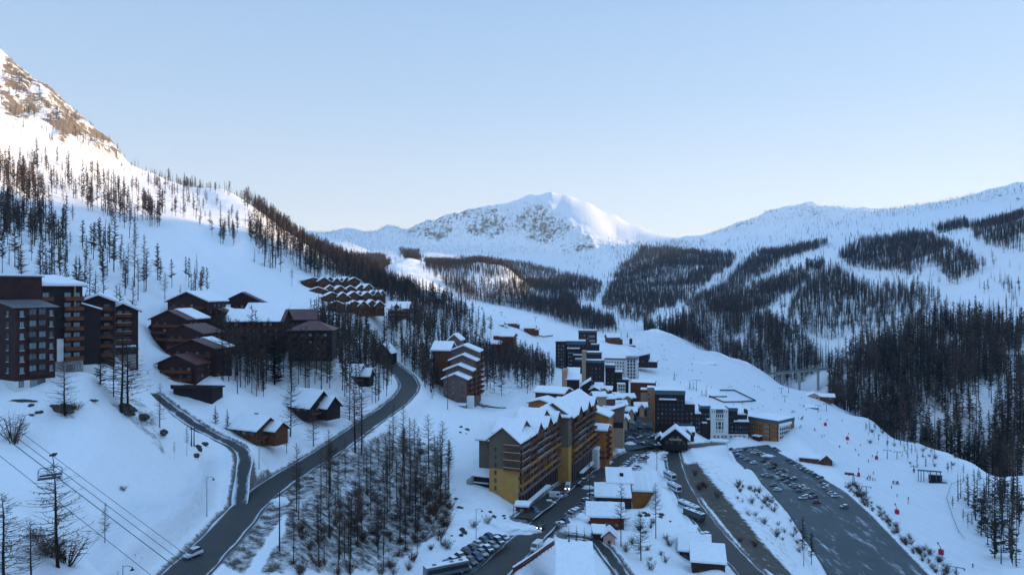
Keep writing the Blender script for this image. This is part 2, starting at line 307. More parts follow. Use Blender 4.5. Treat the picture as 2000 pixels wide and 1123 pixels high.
Z = Z+fbm(X, Y, 22, 4)*amp*1.6*wild*np.clip(Rg/300, .4, 1)+fbm(X, Y, 90, 4)*far*8*wild
Z = Z+fbm(X, Y, 240, 5, True)*far*np.clip((Rg-1500)/900, 0, 1)*(1.5+4*rock)*wild
Z = Z+(fbm(X+0.2*Y, Y*0.3, 38, 4, True))*np.clip((Rg-1700)/900, 0, 1)*rock*5
Z = Z+rock*(fbm(X, Y, 30+0*X, 4, True)*np.clip(Rg/110, 0, 9))
Z = Z+fbm(X, Y, 2.6, 2)*0.35*wild*np.clip(1-Rg/330, 0, 1)+fbm(X, Y, 13, 3)*1.1*wild*np.clip(1-Rg/800, 0, 1)+fbm(X, Y, 5, 3)*0.7*wild*np.clip(1-Rg/700, 0, 1)+dirt*fbm(X, Y, 9, 3)*0.9*np.clip(1-Rg/600, 0, 1)
Z = Z-blur(np.where((Uc < 470) & (Vc > 860), piste, 0), 6)*0.9
# roads and lots cut their own benches
def dens(w3, step=2.0):
    P = np.array(w3); out = [P[0]]
    n = len(P)
    for i in range(n-1):
        p0 = P[max(i-1,0)]; p1 = P[i]; p2 = P[i+1]; p3 = P[min(i+2,n-1)]
        k = max(2, int(np.linalg.norm(p2-p1)/step))
        for j in range(1, k+1):
            t = j/k; out.append(0.5*((2*p1)+(-p0+p2)*t+(2*p0-5*p1+4*p2-p3)*t*t+(-p0+3*p1-3*p2+p3)*t**3))
    return np.array(out)
roadm = np.zeros(X.shape)
for k, r in ROADS.items():
    L = dens(r['w3']); r['L'] = L; hw = r['w']/2
    bb = (X > L[:,0].min()-16) & (X < L[:,0].max()+16) & (Y > L[:,1].min()-16) & (Y < L[:,1].max()+16)
    d, p = polydist(X[bb], Y[bb], L[::2] if (len(L)-1) % 2 == 0 else np.vstack([L[::2], L[-1:]]))
    LL = L[::2] if (len(L)-1) % 2 == 0 else np.vstack([L[::2], L[-1:]])
    zi = np.interp(p, np.arange(len(LL)), LL[:,2]); z0 = Z[bb]
    bank = np.exp(-((d-hw-1.6)/1.1)**2)*(0.75+0.5*fbm(X[bb], Y[bb], 6, 2))
    wgt = np.clip((d-hw-0.8)/7.0, 0, 1); wgt = wgt*wgt*(3-2*wgt)
    zn = (zi-0.35)*(1-wgt)+z0*wgt+bank
    zn = np.where(d < hw+0.5, zi-0.35, zn); far_ = d > 14
    Z[bb] = np.where(far_, z0, zn); rm = roadm[bb]; roadm[bb] = np.maximum(rm, np.clip(1-(d-hw-0.5)/2.2, 0, 1))
for k, (z, w3) in LOTS.items():
    pl = [p[:2] for p in w3]; bb = (X > min(p[0] for p in pl)-14) & (X < max(p[0] for p in pl)+14) & (Y > min(p[1] for p in pl)-14) & (Y < max(p[1] for p in pl)+14)
    d, _ = polydist(X[bb], Y[bb], pl+pl[:1]); ins = inpoly(X[bb], Y[bb], pl); z0 = Z[bb]
    nr = roadm[bb] > 0.4
    wgt = np.clip((d-0.6)/9, 0, 1); wgt = wgt*wgt*(3-2*wgt)
    zn = (z-0.35)*(1-wgt)+z0*wgt+np.exp(-((d-1.8)/1.2)**2)*0.5
    zn = np.where(ins | (d < 0.5), z-0.35, zn); Z[bb] = np.where(nr & ~ins, z0, np.where(nr, np.minimum(z0, z-0.35) if k != 'car_park' else z-0.35, zn))
    roadm[bb] = np.maximum(roadm[bb], np.where(ins, 1, np.clip(1-d/2, 0, 1)))
for k in ('back_road','lower_lane','forecourt','chalet_lane','valley_road','village_street','mountain_road'):
    r = ROADS[k]; L = r['L']; bb = (X > L[:,0].min()-8) & (X < L[:,0].max()+8) & (Y > L[:,1].min()-8) & (Y < L[:,1].max()+8)
    d, p = polydist(X[bb], Y[bb], L); zi = np.interp(p, np.arange(len(L)), L[:,2]); z0 = Z[bb]
    Z[bb] = np.where(d < r['w']/2+.6, np.minimum(z0, zi-0.35), np.minimum(z0, zi+1.0+np.maximum(d-r['w']/2, 0)*1.1))
nr_, nc_ = X.shape
V = np.stack([X, Y, Z], -1).reshape(-1, 3)
idx = np.arange(nr_*nc_).reshape(nr_, nc_)
Fq = np.stack([idx[:-1,:-1], idx[:-1,1:], idx[1:,1:], idx[1:,:-1]], -1).reshape(-1, 4)[:, ::-1]
def ground_mat():
    m = bpy.data.materials.new('snowy_ground'); m.use_nodes = True; n = m.node_tree.nodes; l = m.node_tree.links
    b = n['Principled BSDF']; b.inputs['Roughness'].default_value = 0.75; b.inputs['Specular IOR Level'].default_value = 0.25
    geo = n.new('ShaderNodeNewGeometry')
    def noise(scale, det=6, rough=0.6, vec=None):
        x = n.new('ShaderNodeTexNoise'); x.inputs['Scale'].default_value = scale; x.inputs['Detail'].default_value = det; x.inputs['Roughness'].default_value = rough
        l.new(vec or geo.outputs['Position'], x.inputs['Vector']); return x.outputs['Fac']
    def M(op, a, b_=None, c=None, clamp=False):
        x = n.new('ShaderNodeMath'); x.operation = op; x.use_clamp = clamp
        for i, q in enumerate((a, b_, c)):
            if q is None: continue
            if isinstance(q, (int, float)): x.inputs[i].default_value = q
            else: l.new(q, x.inputs[i])
        return x.outputs[0]
    def attr(nm): x = n.new('ShaderNodeAttribute'); x.attribute_name = nm; return x.outputs['Fac']
    def mix(f, a, b_):
        x = n.new('ShaderNodeMix'); x.data_type = 'RGBA'; l.new(f, x.inputs[0])
        for i, q in ((6, a), (7, b_)):
            if isinstance(q, tuple): x.inputs[i].default_value = (*q, 1)
            else: l.new(q, x.inputs[i])
        return x.outputs[2]
    sep = n.new('ShaderNodeSeparateXYZ'); l.new(geo.outputs['Normal'], sep.inputs[0])
    steep = M('SUBTRACT', 1.0, sep.outputs['Z'])
    mv_ = n.new('ShaderNodeMapping'); mv_.inputs['Scale'].default_value = (1.5, .8, .5); l.new(geo.outputs['Position'], mv_.inputs[0]); mv = mv_.outputs[0]
    n0 = noise(0.016, 6, 0.75, mv); n1 = noise(0.045, 8, 0.75, mv); n2 = noise(0.16, 8, 0.75); n3 = noise(0.9, 4); n4 = noise(0.35, 5, 0.7)
    # rock shows where the face is steep inside the rocky areas
    rk = M('ADD', M('ADD', M('MULTIPLY', steep, 0.7), M('ADD', M('MULTIPLY', n2, 1.2), M('ADD', M('MULTIPLY', n0, 1.1), M('MULTIPLY', n1, 2.0)))), -2.22)
    rk = M('ADD', rk, M('MULTIPLY', M('SUBTRACT', attr('rock'), 1.0), 0.75))
    rk = M('MULTIPLY', rk, 6.0, clamp=True)
    dt = M('ADD', M('MULTIPLY', attr('dirt'), 1.15), M('ADD', M('MULTIPLY', n4, 1.5), -1.28)); dt = M('MULTIPLY', dt, 2.6, clamp=True)
    # stones and tufts poking through here and there
    st = M('MULTIPLY', M('ADD', M('ADD', M('MULTIPLY', n2, 0.9), M('MULTIPLY', steep, 0.55)), M('ADD', M('MULTIPLY', n3, 0.5), -1.13)), 9.0, clamp=True)
    st = M('MULTIPLY', st, M('SUBTRACT', 1.0, attr('piste')), clamp=True)
    mp = n.new('ShaderNodeMapping'); mp.inputs['Rotation'].default_value = (0, 0, 0.62); mp.inputs['Scale'].default_value = (0.5, 0.04, 0.1); l.new(geo.outputs['Position'], mp.inputs[0])
    trk = noise(1.0, 4, 0.7, mp.outputs[0])
    snow = mix(n4, (0.80, 0.83, 0.86), (0.86, 0.88, 0.90))
    rockc = mix(n3, (0.10, 0.085, 0.068), (0.26, 0.21, 0.155)); dirtc = mix(n3, (0.045, 0.036, 0.030), (0.12, 0.105, 0.09))
    snow = mix(M('MULTIPLY', M('MULTIPLY', trk, attr('piste')), 1.1, clamp=True), snow, (0.62, 0.675, 0.73))
    c = mix(rk, snow, rockc); c = mix(dt, c, dirtc); c = mix(st, c, (0.10, 0.085, 0.07))
    rd = M('MULTIPLY', M('ADD', attr('road'), M('ADD', M('MULTIPLY', n3, 0.9), -1.0)), 3.0, clamp=True)
    c = mix(rd, c, (0.16, 0.15, 0.145))
    l.new(c, b.inputs['Base Color'])
    bp = n.new('ShaderNodeBump'); bp.inputs['Strength'].default_value = 0.8; bp.inputs['Distance'].default_value = 0.9
    l.new(M('ADD', M('MULTIPLY', M('ADD', n4, M('MULTIPLY', n3, 0.4)), M('SUBTRACT', 1.0, M('MULTIPLY', attr('piste'), 0.8))), M('MULTIPLY', trk, M('MULTIPLY', attr('piste'), 0.9))), bp.inputs['Height']); l.new(bp.outputs[0], b.inputs['Normal'])
    return m
ground = mesh_np('ground', V, Fq, ground_mat(), smooth=True)
tag(ground, 'snow covered mountain valley ground', kind='structure')
for nm, arr in (('rock', rock), ('dirt', dirt), ('piste', piste), ('road', roadm)):
    a = ground.data.attributes.new(nm, 'FLOAT', 'POINT'); a.data.foreach_set('value', arr.ravel().astype(np.float32))
def gz(x, y):
    """height of the built ground"""
    x = np.asarray(x, float); y = np.asarray(y, float); az = np.arctan2(x, y); r = np.hypot(x, y)
    ia = np.clip(np.searchsorted(AZ, az)-1, 0, len(AZ)-2); fa = np.clip((az-AZ[ia])/(AZ[ia+1]-AZ[ia]), 0, 1)
    g = np.clip(np.log(np.maximum(r, 46)/45)/0.006, 0, len(RR)-1.001); ir = g.astype(int); fr = g-ir
    return (Z[ir,ia]*(1-fa)+Z[ir,ia+1]*fa)*(1-fr)+(Z[ir+1,ia]*(1-fa)+Z[ir+1,ia+1]*fa)*fr
def lk(arr, x, y):
    az = np.arctan2(x, y); r = np.hypot(x, y); ia = np.clip(np.searchsorted(AZ, az), 0, len(AZ)-1); ir = np.clip((np.log(r/45)/0.006).astype(int), 0, len(RR)-1); return arr[ir,ia]
# the first ground a line of sight meets, for placing things on real ground
RS = np.exp(np.linspace(math.log(60), math.log(4800), 3000))
def hit(u, v, dmin=60):
    th = math.atan2(u-U0, F); r = RS; x = r*math.sin(th); y = r*math.cos(th); z = gz(x, y)
    k = np.nonzero((V0-z/y*F <= v) & (r > dmin))[0]
    if len(k) == 0: return None
    i = k[0]; return (float(x[i]), float(y[i]), float(z[i]))
# road and lot surfaces
def asphalt(name, c1, c2, snow, sc=0.6):
    m = bpy.data.materials.new(name); m.use_nodes = True; n = m.node_tree.nodes; l = m.node_tree.links; b = n['Principled BSDF']
    b.inputs['Roughness'].default_value = 0.6; b.inputs['Specular IOR Level'].default_value = 0.35
    geo = n.new('ShaderNodeNewGeometry'); a = n.new('ShaderNodeTexNoise'); a.inputs['Scale'].default_value = sc*0.4; a.inputs['Detail'].default_value = 7; l.new(geo.outputs['Position'], a.inputs['Vector'])
    mx = n.new('ShaderNodeMix'); mx.data_type = 'RGBA'; l.new(a.outputs['Fac'], mx.inputs[0]); mx.inputs[6].default_value = (*c1, 1); mx.inputs[7].default_value = (*c2, 1)
    a2 = n.new('ShaderNodeTexNoise'); a2.inputs['Scale'].default_value = 0.16; mq = n.new('ShaderNodeMapping'); mq.inputs['Rotation'].default_value = (0,0,0.55); mq.inputs['Scale'].default_value = (1.6,.4,1); l.new(geo.outputs['Position'], mq.inputs[0]); a2.inputs['Detail'].default_value = 9; a2.inputs['Roughness'].default_value = 0.7; l.new(mq.outputs[0], a2.inputs['Vector'])
    at = n.new('ShaderNodeAttribute'); at.attribute_name = 'edge'
    s = n.new('ShaderNodeMath'); s.operation = 'MULTIPLY_ADD'; l.new(at.outputs['Fac'], s.inputs[0]); s.inputs[1].default_value = 0.55; l.new(a2.outputs['Fac'], s.inputs[2])
    cr = n.new('ShaderNodeValToRGB'); cr.color_ramp.elements[0].position = snow; cr.color_ramp.elements[1].position = min(1, snow+0.2); l.new(s.outputs[0], cr.inputs[0])
    m2 = n.new('ShaderNodeMix'); m2.data_type = 'RGBA'; l.new(cr.outputs[0], m2.inputs[0]); l.new(mx.outputs[2], m2.inputs[6]); m2.inputs[7].default_value = (0.62, 0.66, 0.7, 1)
    l.new(m2.outputs[2], b.inputs['Base Color']); return m
M_road = asphalt('wet_asphalt', (0.020,0.021,0.021), (0.048,0.046,0.042), 0.80)
M_lane = asphalt('slushy_lane', (0.022,0.022,0.022), (0.05,0.05,0.05), 0.60)
M_lot = asphalt('gritty_lot', (0.018,0.032,0.038), (0.062,0.088,0.10), 0.57, 0.25)
lift = 0.0
for k, r in ROADS.items():
    L = r['L']; T = np.gradient(L[:,:2], axis=0); T /= np.linalg.norm(T, axis=1)[:,None]; Nn = np.stack([T[:,1], -T[:,0]], 1)
    offs = np.array([-1,-0.82,-0.3,0.3,0.82,1])*r['w']/2; P = []; lift += 0.012
    for i in range(len(L)):
        for q, o_ in enumerate(offs):
            jit = (0.5*math.sin(i*0.9)+0.4*math.sin(i*0.37+q)) if q in (0, 5) else 0
            o2 = o_+(jit*0.35 if q == 5 else -jit*0.35); P.append((L[i,0]+Nn[i,0]*o2, L[i,1]+Nn[i,1]*o2, L[i,2]+lift-(0.06 if q in (0,5) else 0)))
    n_ = len(offs); fs = [(i*n_+j, i*n_+j+1, (i+1)*n_+j+1, (i+1)*n_+j) for i in range(len(L)-1) for j in range(n_-1)]
    o = mesh_np('road' if 'lane' not in k else 'lane', P, fs, M_lane if 'lane' in k or k == 'back_road' else M_road, smooth=True); tag(o, kind='structure')
    e = o.data.attributes.new('edge', 'FLOAT', 'POINT'); e.data.foreach_set('value', np.tile(np.array([1,.35,0,0,.35,1], np.float32), len(L)))
for k, (z, w3) in LOTS.items():
    b = MB(); b.add([(p[0], p[1], z) for p in w3], [tuple(range(len(w3)))])
    me = b.mesh('parking_ground', M_lot); bm = bmesh.new(); bm.from_mesh(me)
    for f in bm.faces:
        if f.normal.z < 0: f.normal_flip()
    bm.to_mesh(me); bm.free()
    o = link(bpy.data.objects.new('parking_ground', me)); tag(o, kind='structure')
# ---------------------------------------------------------------- buildings
BUILD_SPOTS = []; BUILD_RECTS = []
M_snow = mat('roof_snow', (0.82,0.85,0.88), 0.7, noise=0.06, scale=0.8, bump=0.25)
M_brown = mat('dark_brown_boards', (0.060,0.022,0.020), 0.8, noise=0.4, scale=0.5, stripes=('X',2.2,0.35))
M_dark = mat('black_brown_cladding', (0.020,0.011,0.012), 0.75, noise=0.3, scale=0.4)
M_wood = mat('warm_wood_boards', (0.16,0.062,0.026), 0.8, noise=0.45, scale=0.7, stripes=('X',2.6,0.35))
M_red = mat('red_brown_boards', (0.17,0.038,0.018), 0.8, noise=0.4, scale=0.6, stripes=('X',2.0,0.3))
M_orange = mat('orange_larch_cladding', (0.46,0.17,0.03), 0.7, noise=0.35, scale=0.4, stripes=('X',1.6,0.3))
M_yellow = mat('ochre_render', (0.48,0.26,0.075), 0.85, noise=0.18, scale=0.35)
M_grey = mat('grey_green_render', (0.15,0.125,0.085), 0.85, noise=0.18, scale=0.3)
M_lav = mat('weathered_mauve_cladding', (0.20,0.13,0.115), 0.8, noise=0.25, scale=0.5, stripes=('X',2.4,0.4))
M_tan = mat('tan_render', (0.38,0.26,0.17), 0.85, noise=0.15, scale=0.4)
M_white = mat('white_render', (0.66,0.66,0.64), 0.8, noise=0.1, scale=0.4)
M_stone = mat('stone_base', (0.34,0.33,0.31), 0.9, noise=0.35, scale=1.2)
M_maroon = mat('maroon_metal_roof', (0.12,0.05,0.048), 0.55, noise=0.3, scale=0.4)
M_slate = mat('grey_metal_roof', (0.15,0.15,0.16), 0.5, noise=0.2, scale=0.4)
M_teal = mat('teal_metal_band', (0.055,0.12,0.15), 0.4, noise=0.25, scale=0.4)
M_rail = mat('balcony_wood', (0.15,0.05,0.022), 0.8, noise=0.3, scale=1.5)
M_raily = mat('ochre_balcony_panel', (0.36,0.17,0.04), 0.8, noise=0.3, scale=1.5)
M_railw = mat('pale_handrail', (0.6,0.6,0.58), 0.5)
M_pane = mat('window_glass', (0.055,0.085,0.10), 0.12, spec=0.8, noise=0.5, scale=0.35)
M_pane2 = mat('curtained_glass', (0.22,0.30,0.33), 0.25, spec=0.6, noise=0.35, scale=0.5)
M_frame = mat('window_frame', (0.10,0.09,0.085), 0.6)
M_frameb = mat('brown_window_frame', (0.09,0.05,0.04), 0.6)
M_ledge = mat('pale_window_ledge', (0.62,0.6,0.58), 0.6)
M_pink = mat('pink_render', (0.62,0.36,0.32), 0.85, noise=0.12, scale=0.6)
_wm = {}
def win_mesh(w, h, pane, frame, ledge=False):
    k = (round(w,2), round(h,2), pane.name, frame.name, ledge)
    if k not in _wm:
        f = MB(); t = 0.09
        f.box(-w/2-t,-w/2,-.10,.06,-t,h+t).box(w/2,w/2+t,-.10,.06,-t,h+t).box(-w/2,w/2,-.10,.06,h,h+t).box(-w/2,w/2,-.10,.06,-t,0).box(-.03,.03,-.07,.05,0,h)
        if ledge: f.box(-w/2-.18,w/2+.18,-.22,-.10,-t-.12,-t,1)
        p = MB(); p.box(-w/2,-.03,-.02,.03,0,h).box(.03,w/2,-.02,.03,0,h)
        _wm[k] = (f.mesh('window', [frame, M_ledge]), p.mesh('pane', pane))
    return _wm[k]
def snow_slab(prof, axis, a, b, parent, bev):
    n = max(2, int(abs(b-a)/1.1)); hs = [p[0] for p in prof]; lo, hi = min(hs), max(hs); k = len(prof); half = k//2; V_ = []; F_ = []
    for i in range(n+1):
        t = a+(b-a)*i/n; e1, e2, dz = random.uniform(-.10,.16), random.uniform(-.10,.16), random.uniform(-.07,.08); w_ = random.uniform(-.06,.1) if i in (0,n) else 0
        tt_ = t+(w_ if i == n else -w_ if i == 0 else 0)
        for q, (h, z) in enumerate(prof):
            hh_ = h+(e2 if abs(h-hi) < 1e-6 else -e1 if abs(h-lo) < 1e-6 else 0); zz_ = z+(dz if q >= half else 0)-(.03 if q < half and hh_ != h else 0)*0
            V_.append((hh_, tt_, zz_) if axis == 'y' else (tt_, hh_, zz_))
    for i in range(n):
        for q in range(k): F_.append((i*k+q, i*k+(q+1)%k, (i+1)*k+(q+1)%k, (i+1)*k+q))
    F_.append(tuple(range(k))); F_.append(tuple(n*k+q for q in range(k-1,-1,-1)))
    m_ = MB(); m_.add(V_, F_); return m_.build('roof_snow', M_snow, parent, bevel=bev)
class B:
    def __init__(s, name, label, cat, loc, rot=0, group=None, sub=False, r=9, winmax=100):
        s.root = empty(name, loc, R_(rot), label, cat, group); s.sub = sub; s.nw = 0; s.winmax = winmax
        pass
        s.loc = loc; s.rot = R_(rot)
    def world(s, x, y, z=0):
        c, n = math.cos(s.rot), math.sin(s.rot); return (s.loc[0]+x*c-y*n, s.loc[1]+x*n+y*c, s.loc[2]+z)
    def wall(s, x0, x1, y0, y1, z0, z1, m, name='wall'):
        MB().box(x0,x1,y0,y1,z0,z1).build(name, m, s.root); BUILD_RECTS.append((s.loc[0], s.loc[1], s.rot, x0, x1, y0, y1)); return s
    def gable(s, x0, x1, y0, y1, z0, z1, rise, m, axis='y', over=0.7, roofm=None, snow=0.45, sx=(0,1), asym=0.5, name='wall', chimney=None):
        """axis = direction of the ridge; sx = which share of the roof carries snow along the ridge"""
        a0, a1 = (x0, x1) if axis == 'y' else (y0, y1); b0, b1 = (y0, y1) if axis == 'y' else (x0, x1); ra = a0+(a1-a0)*asym
        MB().extr([(a0,z0),(a1,z0),(a1,z1),(ra,z1+rise),(a0,z1)], axis, b0, b1).build(name, m, s.root)
        kl = rise/max(ra-a0,.1); kr = rise/max(a1-ra,.1); t = 0.22; e = 0.03
        def prof(lo, hi, ov=over):
            return [(a0-ov,z1-kl*ov+lo),(ra,z1+rise+lo),(a1+ov,z1-kr*ov+lo),(a1+ov,z1-kr*ov+hi),(ra,z1+rise+hi),(a0-ov,z1-kl*ov+hi)]
        r = MB().extr(prof(e, e+t), axis, b0-over, b1+over).build('roof', roofm or M_maroon, s.root)
        if snow:
            L = b1-b0+2*over; q0 = b0-over+sx[0]*L-0.06; q1 = b0-over+sx[1]*L+0.06
            snow_slab(prof(e+t+.003, e+t+snow, over+.12), axis, q0, q1, r, min(.2, snow*.42))
        if chimney:
            cx, cy = chimney; MB().box(cx-.5,cx+.5,cy-.4,cy+.4,z1+rise*.3,z1+rise+1.3).box(cx-.55,cx+.55,cy-.45,cy+.45,z1+rise+1.3,z1+rise+1.55,1).build('chimney',[M_stone,M_snow],r)
        BUILD_RECTS.append((s.loc[0], s.loc[1], s.rot, x0, x1, y0, y1)); return s
    def flat(s, x0, x1, y0, y1, z0, z1, m, snow=0.5, band=None, bandh=1.2, over=.15):
        s.wall(x0,x1,y0,y1,z0,z1,m)
        top = z1
        if band: MB().box(x0-.25,x1+.25,y0-.25,y1+.25,z1+.003,z1+bandh).build('parapet', band, s.root); top = z1+bandh
        r = MB().box(x0-over,x1+over,y0-over,y1+over,top+.005,top+.2).build('roof', band or M_slate, s.root)
        if snow: MB().box(x0-over+.1,x1+over-.1,y0-over+.1,y1+over-.1,top+.203,top+.2+snow).build('roof_snow', M_snow, r, bevel=min(.2,snow*.4))
        return s
    def shed(s, x0, x1, y0, y1, z0, zf, zb, m, over=.6, roofm=None, snow=.45, axis='y'):
        """single slope: zf at the low-index side, zb at the other"""
        a0, a1 = (y0, y1) if axis == 'y' else (x0, x1); b0, b1 = (x0, x1) if axis == 'y' else (y0, y1); ax = 'x' if axis == 'y' else 'y'
        MB().extr([(a0,z0),(a1,z0),(a1,zb),(a0,zf)], ax, b0, b1).build('wall', m, s.root); k = (zb-zf)/(a1-a0)
        pr = lambda lo, hi: [(a0-over,zf-k*over+lo),(a1+over,zb+k*over+lo),(a1+over,zb+k*over+hi),(a0-over,zf-k*over+hi)]
        r = MB().extr(pr(.03,.25), ax, b0-over, b1+over).build('roof', roofm or M_maroon, s.root)
        if snow: snow_slab(pr(.253,.25+snow), ax, b0-over-.1, b1+over+.1, r, min(.2,snow*.42))
        BUILD_RECTS.append((s.loc[0], s.loc[1], s.rot, x0, x1, y0, y1)); return s
    def _place(s, o, side, a, z, at):
        if side == 'f': o.location = (a, at, z)
        elif side == 'r': o.location = (at, a, z); o.rotation_euler = (0,0,R_(90))
        elif side == 'l': o.location = (at, a, z); o.rotation_euler = (0,0,R_(-90))
    def wins(s, side, at, a, z, w=1.1, h=1.3, pane=None, frame=None, ledge=False, p2=0.3, skip=0.0):
        """windows at every position a (along the face) and height z"""
        for zz in z:
            for aa in a:
                if random.random() < skip or s.nw >= s.winmax: continue
                s.nw += 1; pn = pane or (M_pane2 if random.random() < p2 else M_pane); fm, pm = win_mesh(w, h, pn, frame or M_frame, ledge)
                o = link(bpy.data.objects.new('window', fm), s.root); s._place(o, side, aa, zz, at+(0 if side == 'f' else 0))
                if side == 'f': o.location.y = at-.04
                elif side == 'r': o.location.x = at+.04
                else: o.location.x = at-.04
                link(bpy.data.objects.new('pane', pm), o)
        return s
    def balc(s, side, at, a0, a1, z, m=None, d=1.2, rail=1.0, topm=None, snow=True):
        for zz in z:
            b = MB(); g = .05
            if side == 'f':
                b.box(a0,a1,at-d,at-.01,zz-.15,zz).box(a0,a1,at-d,at-d+.08,zz,zz+rail*.86).box(a0,a0+.08,at-d+.08,at-.01,zz,zz+rail*.86).box(a1-.08,a1,at-d+.08,at-.01,zz,zz+rail*.86).box(a0-g,a1+g,at-d-g,at-d+.08+g,zz+rail*.9,zz+rail,1)
            else:
                sg = 1 if side == 'r' else -1; X0, X1 = sorted((at+sg*.01, at+sg*d)); P0, P1 = sorted((at+sg*d, at+sg*(d-.08)))
                b.box(X0,X1,a0,a1,zz-.15,zz).box(P0,P1,a0,a1,zz,zz+rail*.86).box(P0-g,P1+g,a0-g,a1+g,zz+rail*.9,zz+rail,1)
                I0, I1 = sorted((at+sg*.01, at+sg*(d-.08))); b.box(I0,I1,a0,a0+.08,zz,zz+rail*.86).box(I0,I1,a1-.08,a1,zz,zz+rail*.86)
            b.build('balcony', [m or M_rail, topm or m or M_rail], s.root)
        return s
def fr(n, a0, a1): return [a0+(a1-a0)*(i+.5)/n for i in range(n)]
def P(u, v, D): return PD(u, v, D)
# --- left: the big brown apartment blocks
x, y, z = P(30,757,173)
b = B('apartment_block','maroon apartment block with grey sloping metal roof at the left edge','building',(x,y,z),60,sub=True)
b.wall(0,9.2,0,16,-4,1.5,M_white,'base_storey').shed(0,9.2,0,16,1.503,19.6,22.5,M_brown,over=.7,roofm=M_slate,snow=0)
for i in range(6):
    zz = 3.5+2.8*i; b.wins('f',0,[1.4],[zz],.8,1.3,ledge=True,p2=.7).wins('f',0,[8.2],[zz],.7,1.3,ledge=True,p2=.7).wins('f',0,[3.9,6.1],[zz-.1],1.5,1.7,p2=.45)
    b.balc('f',0,2.7,7.3,[zz-.75],M_brown,d=.9)
b.wins('f',0,[1.3],[0],.9,1.4,p2=.8).wins('f',0,[4.2,6],[-.6],1.5,2.0,p2=.3)
b.wins('l',0,[3.5,9],[3.5+2.8*i for i in range(6)],.8,1.2,ledge=True,p2=.5)
x, y, z = P(78,735,187)
b = B('apartment_block','tall dark brown apartment block with thick snow on its roof behind the grey-roofed one','building',(x,y,z),60,sub=True)
b.flat(-10,0,-1,14,-5,26.3,M_brown,.5,over=.5); b.wall(0.003,11.2,0,14,-5,3.5,M_stone,'base_storey')
b.shed(0.003,11.2,0.4,14,3.503,23.8,26.0,M_dark,over=.8,roofm=M_brown,snow=.9)
b.wins('f',.4,[1.6],[4.2+2.75*i for i in range(7)],1.5,1.4,p2=.55).wins('f',.4,[7.2,9.6],[4.2+2.75*i for i in range(7)],1.6,1.4,p2=.6)
b.balc('f',.4,.2,3.2,[3.6+2.75*i for i in range(0,7)],M_rail,d=1.0).balc('f',.4,6,11,[3.6+2.75*i for i in range(7)],M_rail,d=1.3)
b.wins('f',0,[2.3,7.5,9.6],[.6],1.4,1.7,p2=.6); MB().box(8.6,8.85,-.55,-.3,17,24).build('pillar',M_tan,b.root); MB().box(4.2,5.9,-.15,.38,3.5,9.6).build('stair_panel',M_white,b.root)
x, y, z = P(160,731,197)
b = B('apartment_block','plain dark slab of flats on a white base beside the bare larches','building',(x,y,z),42)
b.wall(0,4.6,0,11,-5,2.6,M_white,'base_storey').shed(0,4.6,0,11,2.603,19.4,17.8,M_dark,over=.3,roofm=M_brown,snow=.4,axis='x')
x, y, z = P(190,700,214)
b = B('apartment_block','brown gabled block of flats with sunlit chimneys and snowy roof','building',(x,y,z),28)
b.gable(-4.2,4.6,0,12,-5,17.0,1.9,M_brown,'y',roofm=M_brown,snow=.8).wins('f',0,[-2.3,2.5],[1+2.8*i for i in range(6)],1.3,1.3,p2=.5).balc('f',0,-1,4,[.6+2.8*i for i in range(6)],M_rail)
b.shed(-9,-4.21,3,13,-5,18.5,20.6,M_brown,snow=.8); MB().box(-7.6,-6.2,6,8,20,23.6).box(-5.7,-4.6,5,6.4,20,22.8).build('chimney',M_tan,b.root)
x, y, z = P(240,688,228)
b = B('apartment_block','narrow brown gabled block with snow hood beside the snowy path','building',(x,y,z),30)
b.gable(-4.4,4.4,0,11,-6,13.2,2.2,M_brown,'y',roofm=M_brown,snow=.9,over=1).wins('f',0,[-.9,1.2],[.8+2.8*i for i in range(5)],1.2,1.3,p2=.5).balc('f',0,-2.2,2.4,[.3+2.8*i for i in range(5)],M_rail,topm=M_railw)
b.wall(-6,3.6,-4,-.01,-5,-.4,M_stone,'base_storey').flat(-6,3.6,-4.2,-.02,-.39,1.8,M_brown,.3)
# --- brown chalet cluster
def big_chalet(u, v, D, rot, W, dep, zap, label, rise=3.2, snow=.45, sx=(0,1), rows=3, mt=None, ncol=4, roofm=None, below=8):
    x, y, z = P(u, v, D); b = B('chalet_block', label, 'building', (x,y,z), rot, group=None)
    ze = zap-z-rise
    b.gable(-W/2,W/2,0,dep,-below,ze,rise,mt or M_brown,'y',roofm=roofm or M_maroon,snow=snow,sx=sx,over=1.0)
    b.wins('f',0,fr(ncol,-W/2+1,W/2-1),[ze-2.6-2.8*i for i in range(rows)],1.1,1.2,p2=.35,frame=M_frameb,skip=.25)
    b.balc('f',0,-W/2+1.5,W/2-1.5,[ze-3.2-2.8*i for i in range(0,rows)],M_rail,d=1.0)
    b.wins('r',W/2,fr(4,1,dep-1),[ze-2.4-2.8*i for i in range(rows)],1.0,1.1,p2=.5,frame=M_frameb,skip=.3)
    return b
big_chalet(366,640,312,-8,19,15,-2.2,'large black-brown chalet block with a broad snow-covered left roof, highest of the cluster',rise=4,snow=.7)
big_chalet(330,690,290,-12,17,13,-9.5,'brown chalet block with a snow patch, second from top of the stepped cluster',rise=3.5,snow=.55,sx=(.35,1)).gable(-12,-6,3,12,-8,10,2.6,M_brown,'y',snow=.6)
big_chalet(360,690,279,-12,17,12,-14.8,'brown chalet block with bare maroon roof in the middle of the stepped cluster',snow=0)
big_chalet(376,738,265,-8,18,12,-19.6,'brown chalet block with thin snow strip on its ridge, above the lowest',snow=.25,sx=(.55,1),rows=4)
big_chalet(345,742,256,-8,15,10,-24.5,'lowest brown chalet block of the stepped cluster with bare maroon roof among larches',snow=0,rows=2)
